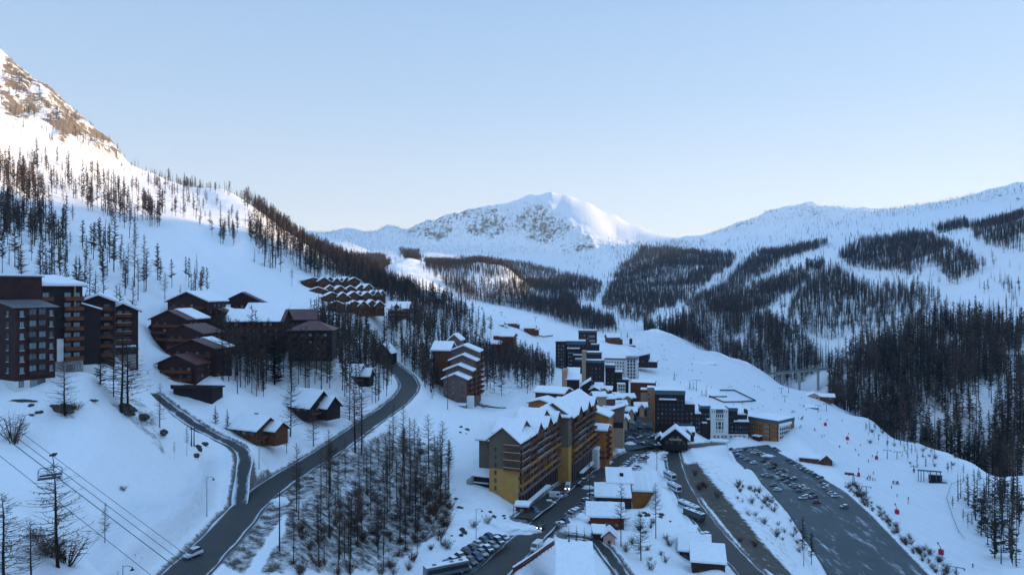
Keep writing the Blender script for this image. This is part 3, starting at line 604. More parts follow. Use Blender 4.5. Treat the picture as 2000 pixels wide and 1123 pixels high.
big_chalet(424,655,315,5,17,16,-9.6,'dark brown gabled block at the left end of the long snowy roofed building',snow=.4,sx=(.5,1))
# long brown residence
x, y, z = P(495,690,308)
b = B('long_residence','long brown residence with balconies, maroon eaves and slabs of snow on its wide roof','building',(x,y,z),4)
b.gable(-12,12,0,16,-6,14.2,4.4,M_brown,'x',snow=.5,over=1.2,sx=(.02,.95)).wins('f',0,fr(9,-11,11),[.4+2.9*i for i in range(5)],1.3,1.4,p2=.35,frame=M_frameb)
for i in range(1,5): b.balc('f',0,-11.5,11.5,[2.7*i-.2],M_rail,d=1.1)
b.wall(-12.3,12.3,-.3,15,-6.2,-.2,M_stone,'base_storey')
x, y, z = P(575,690,326)
b = B('chalet_block','wide brown block with a bare maroon ridge roof and dark gable at the right','building',(x,y,z),12)
b.gable(-11,9,0,14,-6,16,4,M_brown,'x',snow=0,over=1.2).wins('f',0,fr(7,-10,8),[1+2.9*i for i in range(5)],1.2,1.3,p2=.3,frame=M_frameb).wins('r',9,[4,8],[2,5,8,11],1.1,1.3,frame=M_frameb)
b.balc('f',0,-10,8,[.4+2.9*i for i in range(1,5)],M_rail)
x, y, z = P(606,712,305)
b = B('chalet_block','square brown block with low maroon hipped roof on a stone base','building',(x,y,z),6)
b.wall(-9,9,0,14,-6,1.5,M_stone,'base_storey').wall(-9.2,9.2,-.2,14.2,1.503,15,M_dark)
MB().add([(-10.2,-1.2,14.8),(10.2,-1.2,14.8),(10.2,15.2,14.8),(-10.2,15.2,14.8),(-2,7,18.6),(2,7,18.6)],[(0,1,5,4),(1,2,5),(2,3,4,5),(3,0,4),(3,2,1,0)]).build('roof',M_maroon,b.root)
b.wins('f',-.2,fr(5,-8,8),[3,6,9,12],1.2,1.3,p2=.3,frame=M_frameb).balc('f',-.2,-8,8,[2.4,5.4,8.4,11.4],M_brown).wins('r',9.2,[4,9],[3,6,9,12],1.2,1.3,frame=M_frameb)
x, y, z = P(473,604,345)
b = B('chalet','broad brown chalet with a snow-covered gable roof behind the long residence','chalet',(x,y,z),8,sub=False)
b.gable(-10.5,10.5,0,12,-5,3,5.2,M_brown,'y',snow=.5,over=1.2,sx=(.45,1)).wins('f',0,[-6,-3,0,3,6],[.6],1.2,1.3,frame=M_frameb).balc('f',0,-8,8,[0],M_rail)
b.gable(-13,-6,-2,6,-5,0,3,M_dark,'x',snow=.6)
x, y, z = P(515,622,335)
b = B('snowy_annex','low annex with one wide tilted snow roof beside the long residence','building',(x,y,z),6)
b.shed(-9,10,0,9,-5,2.4,6.4,M_brown,snow=.55).wins('f',0,[-6,-2,2,6],[0],1.2,1.2,frame=M_frameb)
# --- log chalets and huts
def cabin(u, v, D, rot, L, dep, h, rise, label, porch=True, m=None, snow=.65, name='chalet', chim=None):
    x, y, z = P(u, v, D); b = B(name, label, 'chalet', (x,y,z), rot, sub=True)
    b.gable(-L/2,L/2,0,dep,-3,h,rise,m or M_wood,'x',snow=snow,over=1.3,asym=.55,roofm=M_brown,chimney=chim)
    b.wins('f',0,fr(3,-L/2+.5,L/2-.5),[.9],1.3,1.2,pane=M_orange if False else None,frame=M_frame,p2=.2).wins('r',L/2,[dep*.35,dep*.65],[.9],1.1,1.2).balc('r',L/2,1,dep-1,[-.2],M_rail,d=1.6)
    b.wins('r',L/2,[dep*.5],[h+.2],1.2,1.0)
    if porch: b.gable(L/2+.2,L/2+4.2,dep*.45,dep*1.1,-3,h-.8,rise*.7,m or M_wood,'x',snow=snow*.9,over=.8,roofm=M_brown)
    return b
cabin(477,853,231,-26,10.8,8.8,2.9,2.9,'log chalet with wide snow-covered roof and small porch gable beside the side lane',chim=(0,5.2))
cabin(583,806,276,-30,12.5,11,3,5,'dark chalet with two steep snow roofs and a low wing behind the log chalet',m=M_dark).wall(-9,-4.6,3,8,-3,2.2,M_dark)
cabin(668,744,318,-8,14,9,2.9,3.6,'long low dark chalet with thick snow slabs on its roof among tall larches',m=M_dark)
x, y, z = P(372,778,246)
b = B('garage','low dark flat-roofed garage with railing half hidden by larches below the stepped cluster','building',(x,y,z),-8); b.wall(-6.5,8,0,7,-3,3.2,M_dark).wall(-7,8.6,-.6,7.5,3.203,3.7,M_dark,'roof').balc('f',-.6,-7,8.6,[3.75],M_brown,d=.3)
x, y, z = P(748,705,425)
b = B('chalet','dark chalet with steep roof almost hidden in the larches at the road bend','chalet',(x,y,z),-15); b.gable(-5,5,0,9,-3,5,5,M_dark,'y',snow=.3,roofm=M_dark).wins('f',0,[-2,2],[1.5,4],1.1,1.2)
# --- terraced rows of small chalets
def mini(u, v, wpx, D, label, grp, rot=24, h=2.6, rise=2.6, dep=9):
    rot += random.uniform(-9,9); rise *= random.uniform(.85,1.2); h *= random.uniform(.8,1.2); wpx *= random.uniform(.9,1.12); D += random.uniform(-3,3)
    W = wpx/F*D; x, y, _ = P(u, v, D); z = min(float(gz(x,y))+.3, -(v-V0)/F*D+1.0); z = -(v-V0)/F*D
    b = B('small_chalet', label, 'chalet', (x,y,z), rot, group=grp, r=6)
    b.gable(-W/2,W/2,0,dep,-4.5,h,rise,M_wood,'y',snow=.6,over=.8,roofm=M_brown).balc('f',0,-W/2+.6,W/2-.6,[.4],M_wood,d=.9).wins('f',0,[-W*.22,W*.22],[.9],.9,1.1,p2=.4); b.wins('f',0,[0],[h+.4],.8,.8)
rows = [('top',540,556,[(612,34),(633,19),(645,14),(658,13),(667,12),(677,13),(692,20)],0),('second',515,574,[(621,36),(645,22),(665,21),(685,20),(706,17),(720,14)],-6),
 ('third',490,588,[(649,36),(670,22),(691,21),(703,17),(717,16),(729,15),(738,13),(747,13)],-8),('bottom',470,603,[(657,34),(693,24),(710,20),(727,21),(742,18)],2)]
for nm, D, v, lst, dv in rows:
    for i, (u, wd) in enumerate(lst):
        f = i/len(lst)
        if i == 0: lb = 'wide snow-roofed chalet at the left end of the %s chalet row on the slope' % nm
        elif i == len(lst)-1: lb = 'snow-roofed chalet at the right end of the %s chalet row' % nm
        else: lb = 'snow-roofed chalet, %s from the left in the %s row of terraced chalets' % (['first','second','third','fourth','fifth','sixth','seventh','eighth'][i], nm)
        mini(u, v+dv*f, wd, D+14*f, lb, 'terraced chalets on the hillside')
x, y, z = P(777,632,478)
b = B('chalet_hotel','tall chalet hotel with snow roof, dormer and snowy balconies right of the terraced rows','building',(x,y,z),-3)
b.wall(-6.8,6.8,0,11,-4,2,M_stone,'base_storey').gable(-6.8,6.8,0,11,2.003,10.5,3.6,M_wood,'x',snow=.7,over=1.1).gable(-2.6,1.6,-1.2,5,9.5,11,2,M_wood,'y',snow=.5,over=.5,name='dormer')
b.balc('f',0,-6.4,6.4,[2.2,5,7.8],M_rail,topm=M_railw).wins('f',0,fr(6,-6,6),[2.8,5.6,8.3],1.1,1.3,p2=.5); MB().box(-7,3.4,-1.5,-.1,9.3,9.75).build('balcony_snow',M_snow,b.root,bevel=.15)
x, y, z = P(850,592,648)
b = B('church','small church with broad snow roof and a pointed dark steeple on the hillside','church',(x,y,z),10)
b.gable(-7.5,6,0,11,-4,3.6,4,M_wood,'x',snow=.6,over=1); MB().box(6.1,9,-.5,2.4,-4,7).add([(5.8,-.8,7.003),(9.3,-.8,7.003),(9.3,2.7,7.003),(5.8,2.7,7.003),(7.55,.95,13)],[(0,1,4),(1,2,4),(2,3,4),(3,0,4),(3,2,1,0)],1).build('steeple',[M_wood,M_dark],b.root); b.wins('f',0,[-5,-2,1,4],[1],.9,1.5)
# --- mauve stepped apartment house
x, y, z = P(893,783,380)
b = B('stepped_apartment_house','mauve timber apartment house stepping up in five snow-roofed gables above the larches','building',(x,y,z),-9,winmax=100)
b.gable(-7.6,5.2,0,8,-7,11.6,2.6,M_lav,'y',snow=.9,over=1.1,roofm=M_lav).gable(-8.6,6,8.01,15,-7,15.4,2.8,M_lav,'y',snow=.9,over=1.2,roofm=M_lav)
b.gable(-7.4,6.6,15.01,22,-7,20.2,3.0,M_lav,'y',snow=.9,over=1.2,roofm=M_lav).gable(-9.5,6.6,22.01,32,-7,24.6,3.2,M_lav,'y',snow=.9,over=1.2,roofm=M_lav)
b.gable(-19,-9.51,20,34,-7,25.5,3.6,M_wood,'x',snow=.9,over=1.2,roofm=M_lav).gable(-14,-7,36,46,-7,30,3,M_lav,'y',snow=.8)
b.wins('f',0,[-6,-2.2,3],[1+2.8*i for i in range(4)],.7,1.3,p2=.3,frame=M_frameb).wins('f',8.01,[-7.9],[2+2.8*i for i in range(4)],.6,1.2,frame=M_frameb)
b.balc('r',5.2,1,7.5,[1+2.8*i for i in range(4)],M_rail,d=2.2).balc('r',6,8.6,14.4,[1+2.8*i for i in range(5)],M_rail,d=2.2).balc('r',6.6,15.6,21,[1+2.8*i for i in range(7)],M_rail,d=2.4).balc('r',6.6,22.5,31,[1+2.8*i for i in range(8)],M_rail,d=2.4)
b.wins('r',5.2,[3,6],[1.4+2.8*i for i in range(4)],1.2,1.5,p2=.3).wins('r',6.6,[18,25,29],[1.4+2.8*i for i in range(7)],1.2,1.5,p2=.3).wins('l',-19,[23,27,31],[4,8,12,16,20],1.1,1.3)
b.wall(-10,6,-7,-.3,-8,-1.2,M_stone,'base_storey').wall(6.2,9.5,-4,-.4,-8,3.2,M_white,'annex'); MB().box(-10.2,6.2,-7.2,-.31,-1.19,-.7).build('terrace_snow',M_snow,b.root,bevel=.15)
x, y, z = P(978,703,560)
b = B('apartment_block','red-brown apartment house with stepped snow roofs beside the village wood','building',(x,y,z),-16)
b.gable(-10,-.5,0,9,-6,12.5,1.8,M_red,'x',snow=.9,over=1).gable(-.49,9,3,14,-6,18.5,2,M_red,'x',snow=.9,over=1.2).flat(-9,0,9.01,16,-6,18,M_red,.7).balc('f',3,1,8,[2+2.8*i for i in range(6)],M_rail).wins('f',0,[-8,-5,-2],[1+2.8*i for i in range(4)],1.1,1.3,p2=.3).balc('r',9,4,13,[2+2.8*i for i in range(6)],M_rail,topm=M_railw)
for (u,v,D,W,h,m,rf,rot,lb) in [(908,612,640,8,3.5,M_red,.5,0,'tiny snow-roofed hut above the conifers left of the ski run'),(943,632,630,8,4.5,M_red,.5,-10,'small red-brown chalet with snow roof at the wood edge'),
  (968,645,628,14,5,M_dark,.1,-4,'dark farm house with a teal metal roof and little snow'),(999,638,640,10,3,M_wood,.4,15,'low wooden chalet right of the teal-roofed farm house'),(1034,648,640,10,3.4,M_red,.4,-12,'small brown chalet with a gable on the open snow'),
  (1085,664,690,6,3,M_wood,.5,0,'little wooden hut beside the dark tower blocks'),(1199,668,752,14,5,M_wood,.6,8,'wooden chalet with snow roof at the foot of the forest beyond the towers')]:
    x, y, z = P(u,v,D); b = B('mountain_chalet', lb, 'chalet', (x,y,z), rot, group='small chalets beside the ski run'); b.gable(-W/2,W/2,0,W*.7,-3,h,W*.22,m,'x',snow=rf,over=.8,roofm=M_teal if 'teal' in lb else M_brown).wins('f',0,fr(3,-W/2,W/2),[h*.35],.9,1.0,p2=.4).gable(W/2+.01,W/2+3,1,W*.5,-3,h*.6,W*.12,m,'x',snow=rf)
# --- dark towers in the village centre
def T(name, u, v, D, rot, label): x, y, z = P(u, v, D); return B(name, label, 'building', (x,y,z), rot, r=8)
b = T('tower_block',1095,719,560,-6,'black apartment block with pale window strip, leftmost of the dark towers')
b.flat(-4,4,0,12,-6,20.4,M_dark,.5,band=M_dark,bandh=.6).wins('f',0,[-1.6,.6,2.2],[1+2.7*i for i in range(7)],.8,1.1,p2=.5)
b = T('tower_block',1122,719,556,-6,'stepped black apartment block descending in snowy terraces behind the tan slab')
b.flat(-7,8.6,8,20,-6,18,M_dark,.4,band=M_teal,bandh=2.6).flat(-6,4,4,7.99,-6,14.8,M_dark,.6).flat(-1,6,1.5,3.99,-6,10,M_dark,.6).flat(0.5,6.4,-1,1.49,-6,6,M_dark,.5,band=M_teal).wins('f',4,fr(5,-5.5,3.5),[2,5,8,11],.9,1.1,p2=.4).wins('f',8,fr(5,-6.5,8),[16],.9,1.1,p2=.4)
b = T('tower_block',1148,678,640,-8,'brown square tower with curved snowy top, highest of the dark tower group')
b.flat(-8.4,8,0,14,-8,13.5,M_brown,.3,band=M_teal,bandh=1.4).wins('f',0,[2.5,5.2],[5,9],2.3,1.8,pane=M_pane2).wins('f',0,[-6,-3,0],[1,4,7,10],1,1.3,p2=.4).flat(3,10.5,-6,-.3,-8,2,M_dark,.5,band=M_teal,bandh=1)
b = T('tower_block',1158,757,498,-8,'black round-fronted tower with a tan side slab and snowy terraces')
b.wall(-7.8,-4.9,0,13,-6,25.5,M_tan,"side_slab")
pts = [(-4.89,0),(-3,-2.2),(0,-3.4),(4,-3.6),(7,-2.4),(8,0),(8,12),(-4.89,12)]
MB().prism(pts,-6,18).build('wall',M_dark,b.root); MB().prism([(p[0]*1.03,p[1]*1.06) for p in pts],18.003,19.6).build('parapet',M_teal,b.root); MB().prism(pts,19.603,20).build('roof_snow',M_snow,b.root); b.flat(-4.5,6,4,12,20.01,23.4,M_brown,.4,band=M_teal,bandh=1)
b.wins('f',-3.5,[-.5,2.2,5],[2+2.8*i for i in range(5)],.8,1.2,p2=.25); MB().box(4.9,5.3,-3.9,-3.5,0,16).box(-1.6,-1.3,-3.6,-3.2,0,16).build('pilaster',M_brown,b.root)
b = T('tower_block',1196,762,502,-8,'stepped black block between the tan slab tower and the white hotel')
b.flat(-5,1.8,0,12,-6,16,M_dark,.3,band=M_teal,bandh=1.6).flat(1.81,7,1,12,-6,12.6,M_dark,.5).flat(7.01,11.5,2,12,-6,7.2,M_dark,.5).wins('f',0,[-3,0],[2+2.8*i for i in range(4)],.9,1.2,p2=.2).wins('f',1,[3.4,5.4],[1.5,4.3,7.1],.9,1.2,p2=.3)
b = T('hotel',1218,741,590,-14,'white hotel with rows of windows and grey roof behind the towers')
b.flat(-17,2,4,16,-8,15.8,M_white,.2,band=M_slate,bandh=1.2).flat(2.01,11.4,0,16,-8,16.6,M_white,0,band=M_slate,bandh=1.6).wins('f',4,fr(7,-15.5,.5),[4.4+2.8*i for i in range(4)],1,1.3,pane=M_pane)
b.wins('f',0,[3.9,6.4,8.9],[1+2.7*i for i in range(6)],1.6,1.9,pane=M_pane).wins('r',11.4,[4,8,12],[1+2.7*i for i in range(5)],1.2,1.3,pane=M_pane).wall(-14,1.9,-3,3.9,-8,1.5,M_white,'ground_floor')
b = T('lift_station',1247,709,640,-20,'low dark lift station with a long teal roof behind the white hotel')
b.shed(-7,9,0,9,-4,4,8,M_dark,roofm=M_teal,snow=0,axis='x').gable(9.01,16,1,8,-4,1.6,1.4,M_dark,'x',snow=.3,roofm=M_teal).wins('f',0,[-4,0,4],[.8],1.4,1.3)
b = T('small_house',1214,764,480,-5,'small white cubic house at the foot of the black towers'); b.flat(-2.7,2.7,0,6,-4,4.6,M_white,.3).wins('f',0,[-1.6,0,1.6],[.8,3],.9,1.1,pane=M_pane)
b = T('small_house',1200,782,455,-5,'low house under a flat snow roof in front of the black towers'); b.flat(-6,4,0,7,-3,3.2,M_dark,.6,band=M_teal,bandh=.5).wins('f',0,[-4,-1,2],[.8],1.2,1.2)
b = T('tan_house',1114,806,415,-8,'tan and black apartment house with two snowy lean-to roofs')
b.wall(-5,-2,0,12,-6,25,M_tan,'side_wall').shed(-1.99,5,0,6,-6,19.4,21.6,M_dark,snow=.6,roofm=M_maroon).shed(-1.99,4.6,6.01,12,-6,22,24.6,M_maroon,snow=.4,roofm=M_maroon).wall(-1.9,4.9,-.3,-.01,-6,13,M_stone,'lower_wall').wins('f',-.3,[-.4,2.2,4],[2,5,8],.9,1.3,p2=.2).balc('r',5,1,11,[4,7,10,13],M_rail)
b = T('narrow_house',1147,806,410,-6,'narrow black house with one steep tilted snow roof')
b.shed(-3.2,1.6,0,9,-6,15.4,18.4,M_dark,snow=.6,axis='x').gable(1.61,6.6,-1,8,-6,13.6,1.2,M_brown,'y',snow=.3,roofm=M_brown).wall(-3.2,6.6,-1.3,-1.01,-6,3,M_stone,'lower_wall').gable(5,9,9,15,-3,13,2.4,M_dark,'x',snow=.7)
b = T('small_house',1176,800,400,8,'tan house with a snow-covered flat roof and chimney beside the village square'); b.gable(-4.5,2.4,0,8,-4,7.4,1.8,M_tan,'x',snow=.6,chimney=(0,4)).shed(2.41,8,1,8,-4,5.6,6.8,M_maroon,snow=.6)
b = T('chalet_house',1200,845,365,-12,'mauve house on tan stone base with a tilted snowy roof above young firs')
b.wall(-5.2,4.6,0,9,-8,5,M_tan,'base_storey').wall(-4.4,4.62,-.06,-.003,2.6,5.4,M_dark,'window_band').shed(-5.2,4.6,0,9,5.003,10.2,13.6,M_lav,snow=.55,axis='x').shed(-8,-5.21,2,9,-8,6,7,M_tan,snow=.5)
for (u,v,D,W,rot,lb) in [(1180,770,452,9,-12,'broad snow roof with chimneys on a low house in the village centre'),(1222,786,440,12,4,'low gabled shop pavilion under snow beside the red building'),(1252,803,425,7,-6,'tiny dark kiosk with snow gable on the village square'),(1190,812,395,7,-20,'small snow-roofed house right of the narrow black house'),(1212,800,415,8,10,'snow-roofed house between the mauve house and the square'),(1233,812,412,6,-12,'squat snow-roofed shop at the back of the village square'),(1218,828,385,6,14,'low snow-covered shed beside the parked cars'),(1160,826,362,7,-18,'snow-roofed annex behind the orange block'),(1340,852,410,9,-8,'low pavilion with snow roof right of the fork chalet')]:
    x, y, z = P(u,v,D); b = B('low_house', lb, 'building', (x,y,z), rot); b.gable(-W/2,W/2,0,W*.7,-3,2.8,1.6,M_brown,'x',snow=.7).wins('f',0,fr(3,-W/2,W/2),[.8],1.1,1.1).gable(-W*.15,W*.25,-1.5,2,-3,2.4,1.6,M_tan,'y',snow=.6)
b = T('red_building',1255,784,482,-14,'brick red building with a flat snow roof and pale end wall')
b.flat(-8,8.4,0,14,-6,12,M_red,.6,band=M_red,bandh=.5).wall(-8.6,-8.01,0,13,-6,12.4,M_white,'end_wall').flat(8.41,11,2,12,-6,9,M_teal,.3).wins('f',0,fr(5,-7,7),[2],1.2,1.3)
b = T('beige_tower',1268,806,440,-10,'pair of slim beige lift towers with snow caps beside the big black block'); b.flat(-5.2,-1.2,2,9,-6,12.4,M_tan,.7,band=M_red,bandh=1.2).flat(-1.1,3.4,0,8,-6,15.2,M_tan,.6).wins('f',0,[-.2],[2,5,8,11],.6,1,pane=M_pane)
b = T('tower_block',1308,832,425,-9,'wide black apartment block with teal metal top and snowy ledge at the village centre')
b.flat(-8.8,9,0,16,-6,19,M_dark,.25,band=M_teal,bandh=2.2).wall(-9.4,-8.81,0,16,-6,20,M_orange,'end_wall'); MB().box(-6,3.6,-1.6,-.01,15,16).box(-6.2,3.8,-1.8,-.01,16.003,16.7,1).build('ledge',[M_dark,M_snow],b.root)
b.wins('f',0,fr(7,-8,8.6),[1.5+2.7*i for i in range(6)],.9,1.1,p2=.12,frame=M_frameb).flat(9.01,15,2,14,-6,13,M_dark,.2).wins('f',2,[10.5,13],[1.5,4.2,7],.9,1.1,p2=.3,frame=M_frameb).wall(5,13,-4,-.3,-6,2,M_teal,'glass_pavilion')
b = T('black_wing',1371,850,500,-6,'black wing with snowy ledges left of the white facade')
b.flat(-11,-.5,0,10,-6,15,M_dark,.7).flat(-.49,6.2,3,12,-6,18.6,M_dark,.4,band=M_teal,bandh=1.6).flat(0,3.5,-1,2.99,-6,8.6,M_dark,.6).wins('f',0,fr(5,-10,-1),[2,5,8,11],.8,1.1,p2=.3,frame=M_frameb).wins('f',3,[1,3,5],[11,14],.8,1.1,p2=.3).flat(3.6,6,-.5,2.99,-6,11,M_dark,.6).flat(-15,-11.01,4,10,-6,17,M_dark,.2)
b = T('white_facade',1405,850,498,-4,'white hotel facade with tall windows, teal band and small sign letters between black wings')
b.flat(-6,6.2,0,10,-6,18.2,M_white,.2); MB().box(-2.4,2.8,-.12,-.01,15.6,18.4).build('teal_panel',M_teal,b.root)
b.wins('f',0,[-1.9,-.5,.9,2.3],[12.8],.7,2.1,pane=M_pane).wins('f',0,[-1.9,2.3],[4.4,7.2],.7,2.2,pane=M_pane).wins('f',0,[.2],[4.4,7.2],1.7,2.2,pane=M_pane).wins('f',0,[-1.9,.2,2.3],[2.4],.6,.8,pane=M_pane).wins('f',0,[-4.8,-3.4,3.6,5],[16.4],.45,.7,pane=M_pane).wall(-6.4,5,-3,-.01,-6,1.4,M_white,'porch').wins('f',-3,[-4,-1.5,1.5,3.8],[-1.2],1.5,1.7,pane=M_pane2)
sg = MB()                                     # sign letters as small raised strokes
def glyph(ch, x, z, w=.62, h=.95, t=.15):
    Sx = {'P':[(0,0,0,1),(0,1,1,1),(1,1,1,.5),(0,.5,1,.5)],'A':[(0,0,0,1),(1,0,1,1),(0,1,1,1),(0,.5,1,.5)],'L':[(0,0,0,1),(0,0,1,0)],'I':[(.5,0,.5,1)],'S':[(0,0,1,0),(1,0,1,.5),(0,.5,1,.5),(0,.5,0,1),(0,1,1,1)]}[ch]
    for a,b1,c,d in Sx:
        x0,x1 = sorted((x+a*w,x+c*w)); z0,z1 = sorted((z+b1*h,z+d*h)); sg.box(x0-t/2,x1+t/2,-.14,-.02,z0-t/2,z1+t/2)
for i, ch in enumerate('PALAIS'): glyph(ch, -2.4+i*.9, 10.6)
sg.build('sign_letters', M_dark, b.root)
b = T('black_wing',1440,849,500,-4,'black wing with snow ledges between the white facade and the orange building')
b.flat(-6,.2,0,10,-6,17,M_dark,.3,band=M_teal,bandh=1.8).flat(.21,8,4,12,-6,13.4,M_dark,.7).wall(7,8.4,4,10,13.4,17,M_dark,'fin').flat(-2.5,8,-1,3.99,-6,9.2,M_dark,.9).wins('f',-1,fr(6,-2,7.5),[2,5],.8,1.2,p2=.3,frame=M_frameb).wins('f',0,[-5,-3.4],[2,5,8,12],.8,1.1,p2=.2,frame=M_frameb).wall(-7,7,-2.4,-1.01,-6,.8,M_white,'shop_front').wins('f',-2.4,[-5,-2,1,4],[-1.6],1.8,1.6,pane=M_pane2)
x, y, z = P(1520,860,492)
b = B('orange_building','orange wood-clad building with teal roof edge right of the black wings','building',(x,y,z),-50)
b.flat(-23,0,0,22,-5,11.2,M_orange,.35,band=M_teal,bandh=2.2,over=.5).wins('f',0,fr(6,-22.5,-11.5),[1.2,4.2,7.4],.9,1.7,pane=M_pane).wins('f',0,[-9.5,-7.4],[1.2,4.2,7.4],1.6,1.8,pane=M_pane2).wins('f',0,fr(3,-5.5,-.4),[1.5,4.5,7.5],.5,1.2,pane=M_pane)
b.wall(.003,.3,0,16,-5,9.6,M_white,'side_cladding').wins('r',.3,fr(5,1,15.5),[1,3.8,6.6],1.9,1.6,pane=M_pane); MB().box(.3,1.5,0,16,9.9,11.6).build('canopy',M_snow,b.root,bevel=.2); MB().box(-6.6,-6.1,-.3,-.01,-3,11).box(-.6,.3,-.3,-.01,-3,11).build('pilaster',M_wood,b.root)
b.wall(-17,-12,-5,-.3,-5,1.2,M_brown,'porch'); MB().box(-17.4,-11.6,-5.4,-.31,1.203,1.9).build('porch_snow',M_snow,b.root,bevel=.2)
# --- the chalet on the roundabout island
x, y, z = P(1319,868,392)
b = B('chalet','dark chalet with steep snow roof standing at the road fork','chalet',(x,y,z),-14)
b.gable(-6.6,6.6,0,13,-3,2.9,5.4,M_dark,'y',snow=.6,over=1.4,sx=(.12,1),roofm=M_dark).balc('f',0,-3.4,3.6,[2.6],M_tan,d=1.2).wins('f',0,[-4.6,-2,2,4.6],[.4],1.2,1.4,p2=.6).wins('f',0,[-1.5,1.5],[3.4],1,1.2,p2=.5).gable(-10.5,-6.61,3,11,-3,2,2,M_dark,'y',snow=.6)
# --- yellow building
x, y, z = P(1012,981,248)
b = B('yellow_apartment_building','long apartment building with ochre lower walls, grey-green top, balconies and a saw-tooth snow roof','building',(x,y,z),-20.7,sub=True,winmax=100)

ZS = 11.2; ZE = 21.6
b.wall(-11,0,0,52,-8,ZS,M_yellow,'lower_wall').gable(-11,0,0,52,ZS+.003,ZE,4.2,M_grey,'y',snow=.7,over=1.3,roofm=M_wood,name='upper_wall')
b.wall(-4.6,.35,-.25,-.003,ZS,ZE-.4,M_grey,'balcony_recess').balc('f',-.25,-5,1.2,[11.4,14.1,16.8,19.4],M_rail,d=1.3,topm=M_railw)
b.wins('f',0,[-8.6],[.8+2.75*i for i in range(7)],.7,1.4,frame=M_frame,pane=M_pane)
for k in range(7):                                           # the balconies of the long side, bay by bay
    zz = 2.6+2.72*k; mt = [M_lav,M_raily,M_rail,M_raily,M_rail,M_rail,M_rail][k]
    for j, (y0, y1) in enumerate([(.4,8.5),(8.8,17),(17.3,25),(25.3,33),(33.3,41),(41.3,48.5)]):
        b.balc('r',0,y0,y1,[zz],mt if (j+k) % 3 else M_lav,d=1.5,topm=M_railw if (j in (0,2,3) and k in (3,4,5)) else mt)
b.wins('r',0,fr(12,.6,48),[3.1+2.72*k for k in range(7)],1.5,1.7,frame=M_frameb,p2=.15)
for y_ in (8.65,17.15,25.15,33.15,41.15): MB().box(.02,1.55,y_-.12,y_+.12,2.4,ZE).build('partition',M_lav,b.root)
for y_ in (19,31,43): b.gable(-6,1.7,y_-3.2,y_+3.2,ZE-2,ZE,3.0,M_wood,'x',snow=.5,over=.5,roofm=M_wood,name='dormer')
for y_ in (12,36):
    b.gable(-18,-10.5,y_-5,y_+5,-4,ZE-1.5,4.6,M_grey,'x',snow=.7,over=1.1,roofm=M_wood,name='rear_wing')
    b.gable(-11.5,-2,y_-5.5,y_+5.5,ZE-2.5,ZE+1.2,3.6,M_grey,'x',snow=.7,over=.9,roofm=M_wood,name='cross_gable')
b.wall(.02,4.5,48,92,-10,9.4,M_yellow,'lower_wall').wall(.02,4.5,48,92,9.403,ZE-.5,M_grey,'upper_wall').gable(-11,4.5,52.01,92,ZE-.4,ZE+.1,5,M_grey,'y',snow=.7,over=1.3,roofm=M_wood,name='attic').wall(-11,0,52.01,92,-8,ZE-.41,M_grey,'rear_wall')
MB().box(-.5,5.4,46.6,53,ZE-.4,ZE+.3).box(-.4,5.3,46.7,52.9,ZE+.303,ZE+.9,1).build('corner_roof',[M_wood,M_snow],b.root)
for k in range(7):
    zz = 1.6+2.72*k; mt = [M_lav,M_rail,M_raily,M_rail,M_lav,M_rail,M_rail][k]
    for j in range(6): b.balc('r',4.5,52.5+j*6.6,58.7+j*6.6,[zz],mt if (j+k) % 4 else M_lav,d=1.5,topm=M_railw if (j in (1,2) and k in (3,4)) else mt)
for y_ in (60,74,86): b.gable(-4,6.2,y_-3.2,y_+3.2,ZE-2.2,ZE+.1,3.0,M_wood,'x',snow=.5,over=.5,roofm=M_wood,name='dormer')
b.winmax = 100; b.nw = 0; b.wins('r',4.5,fr(12,53,92),[2.1+2.72*k for k in range(7)],1.6,1.7,frame=M_frameb,p2=.15)
for y_ in fr(14,1,47): MB().box(.07,.4,y_-.2,y_+.2,-8,2.4).build('pier',M_lav,b.root)
for y_ in fr(11,53,91): MB().box(4.57,4.9,y_-.2,y_+.2,-10,1.4).build('pier',M_lav,b.root)
MB().box(.02,.06,.5,47.5,-8,1.9).build('shop_front',M_dark,b.root); MB().box(4.52,4.56,52.5,91.5,-10,1.0).build('shop_front',M_dark,b.root); MB().box(2.2,3.6,4,26,-.9,-.7).box(2.1,3.7,3.9,26.1,-.697,-.2,1).build('arcade_roof',[M_wood,M_snow],b.root); MB().box(6,7.4,60,80,-4.2,-4.0).box(5.9,7.5,59.9,80.1,-3.997,-3.5,1).build('arcade_roof',[M_wood,M_snow],b.root)
x, y, z = P(940,955,256)
b = B('garage','dark garage with concrete wall at the left foot of the yellow building','building',(x,y,z),-20.7); b.shed(-3,3,0,10,-3,4.5,7.5,M_dark,snow=.5).wall(-5,-3.01,-2,6,-4,3.4,M_stone).wall(-3,3,-.5,-.01,2.2,2.6,M_railw,'beam')
x, y, z = P(1019,1003,240)
b = B('kiosk','red-brown kiosk with thick snow cap beside the yellow building','kiosk',(x,y,z),-14); b.gable(-2.1,2.1,0,4,-2,2.3,.5,M_red,'x',snow=.8,over=.5,roofm=M_red).wins('f',0,[0],[.7],1.2,1)
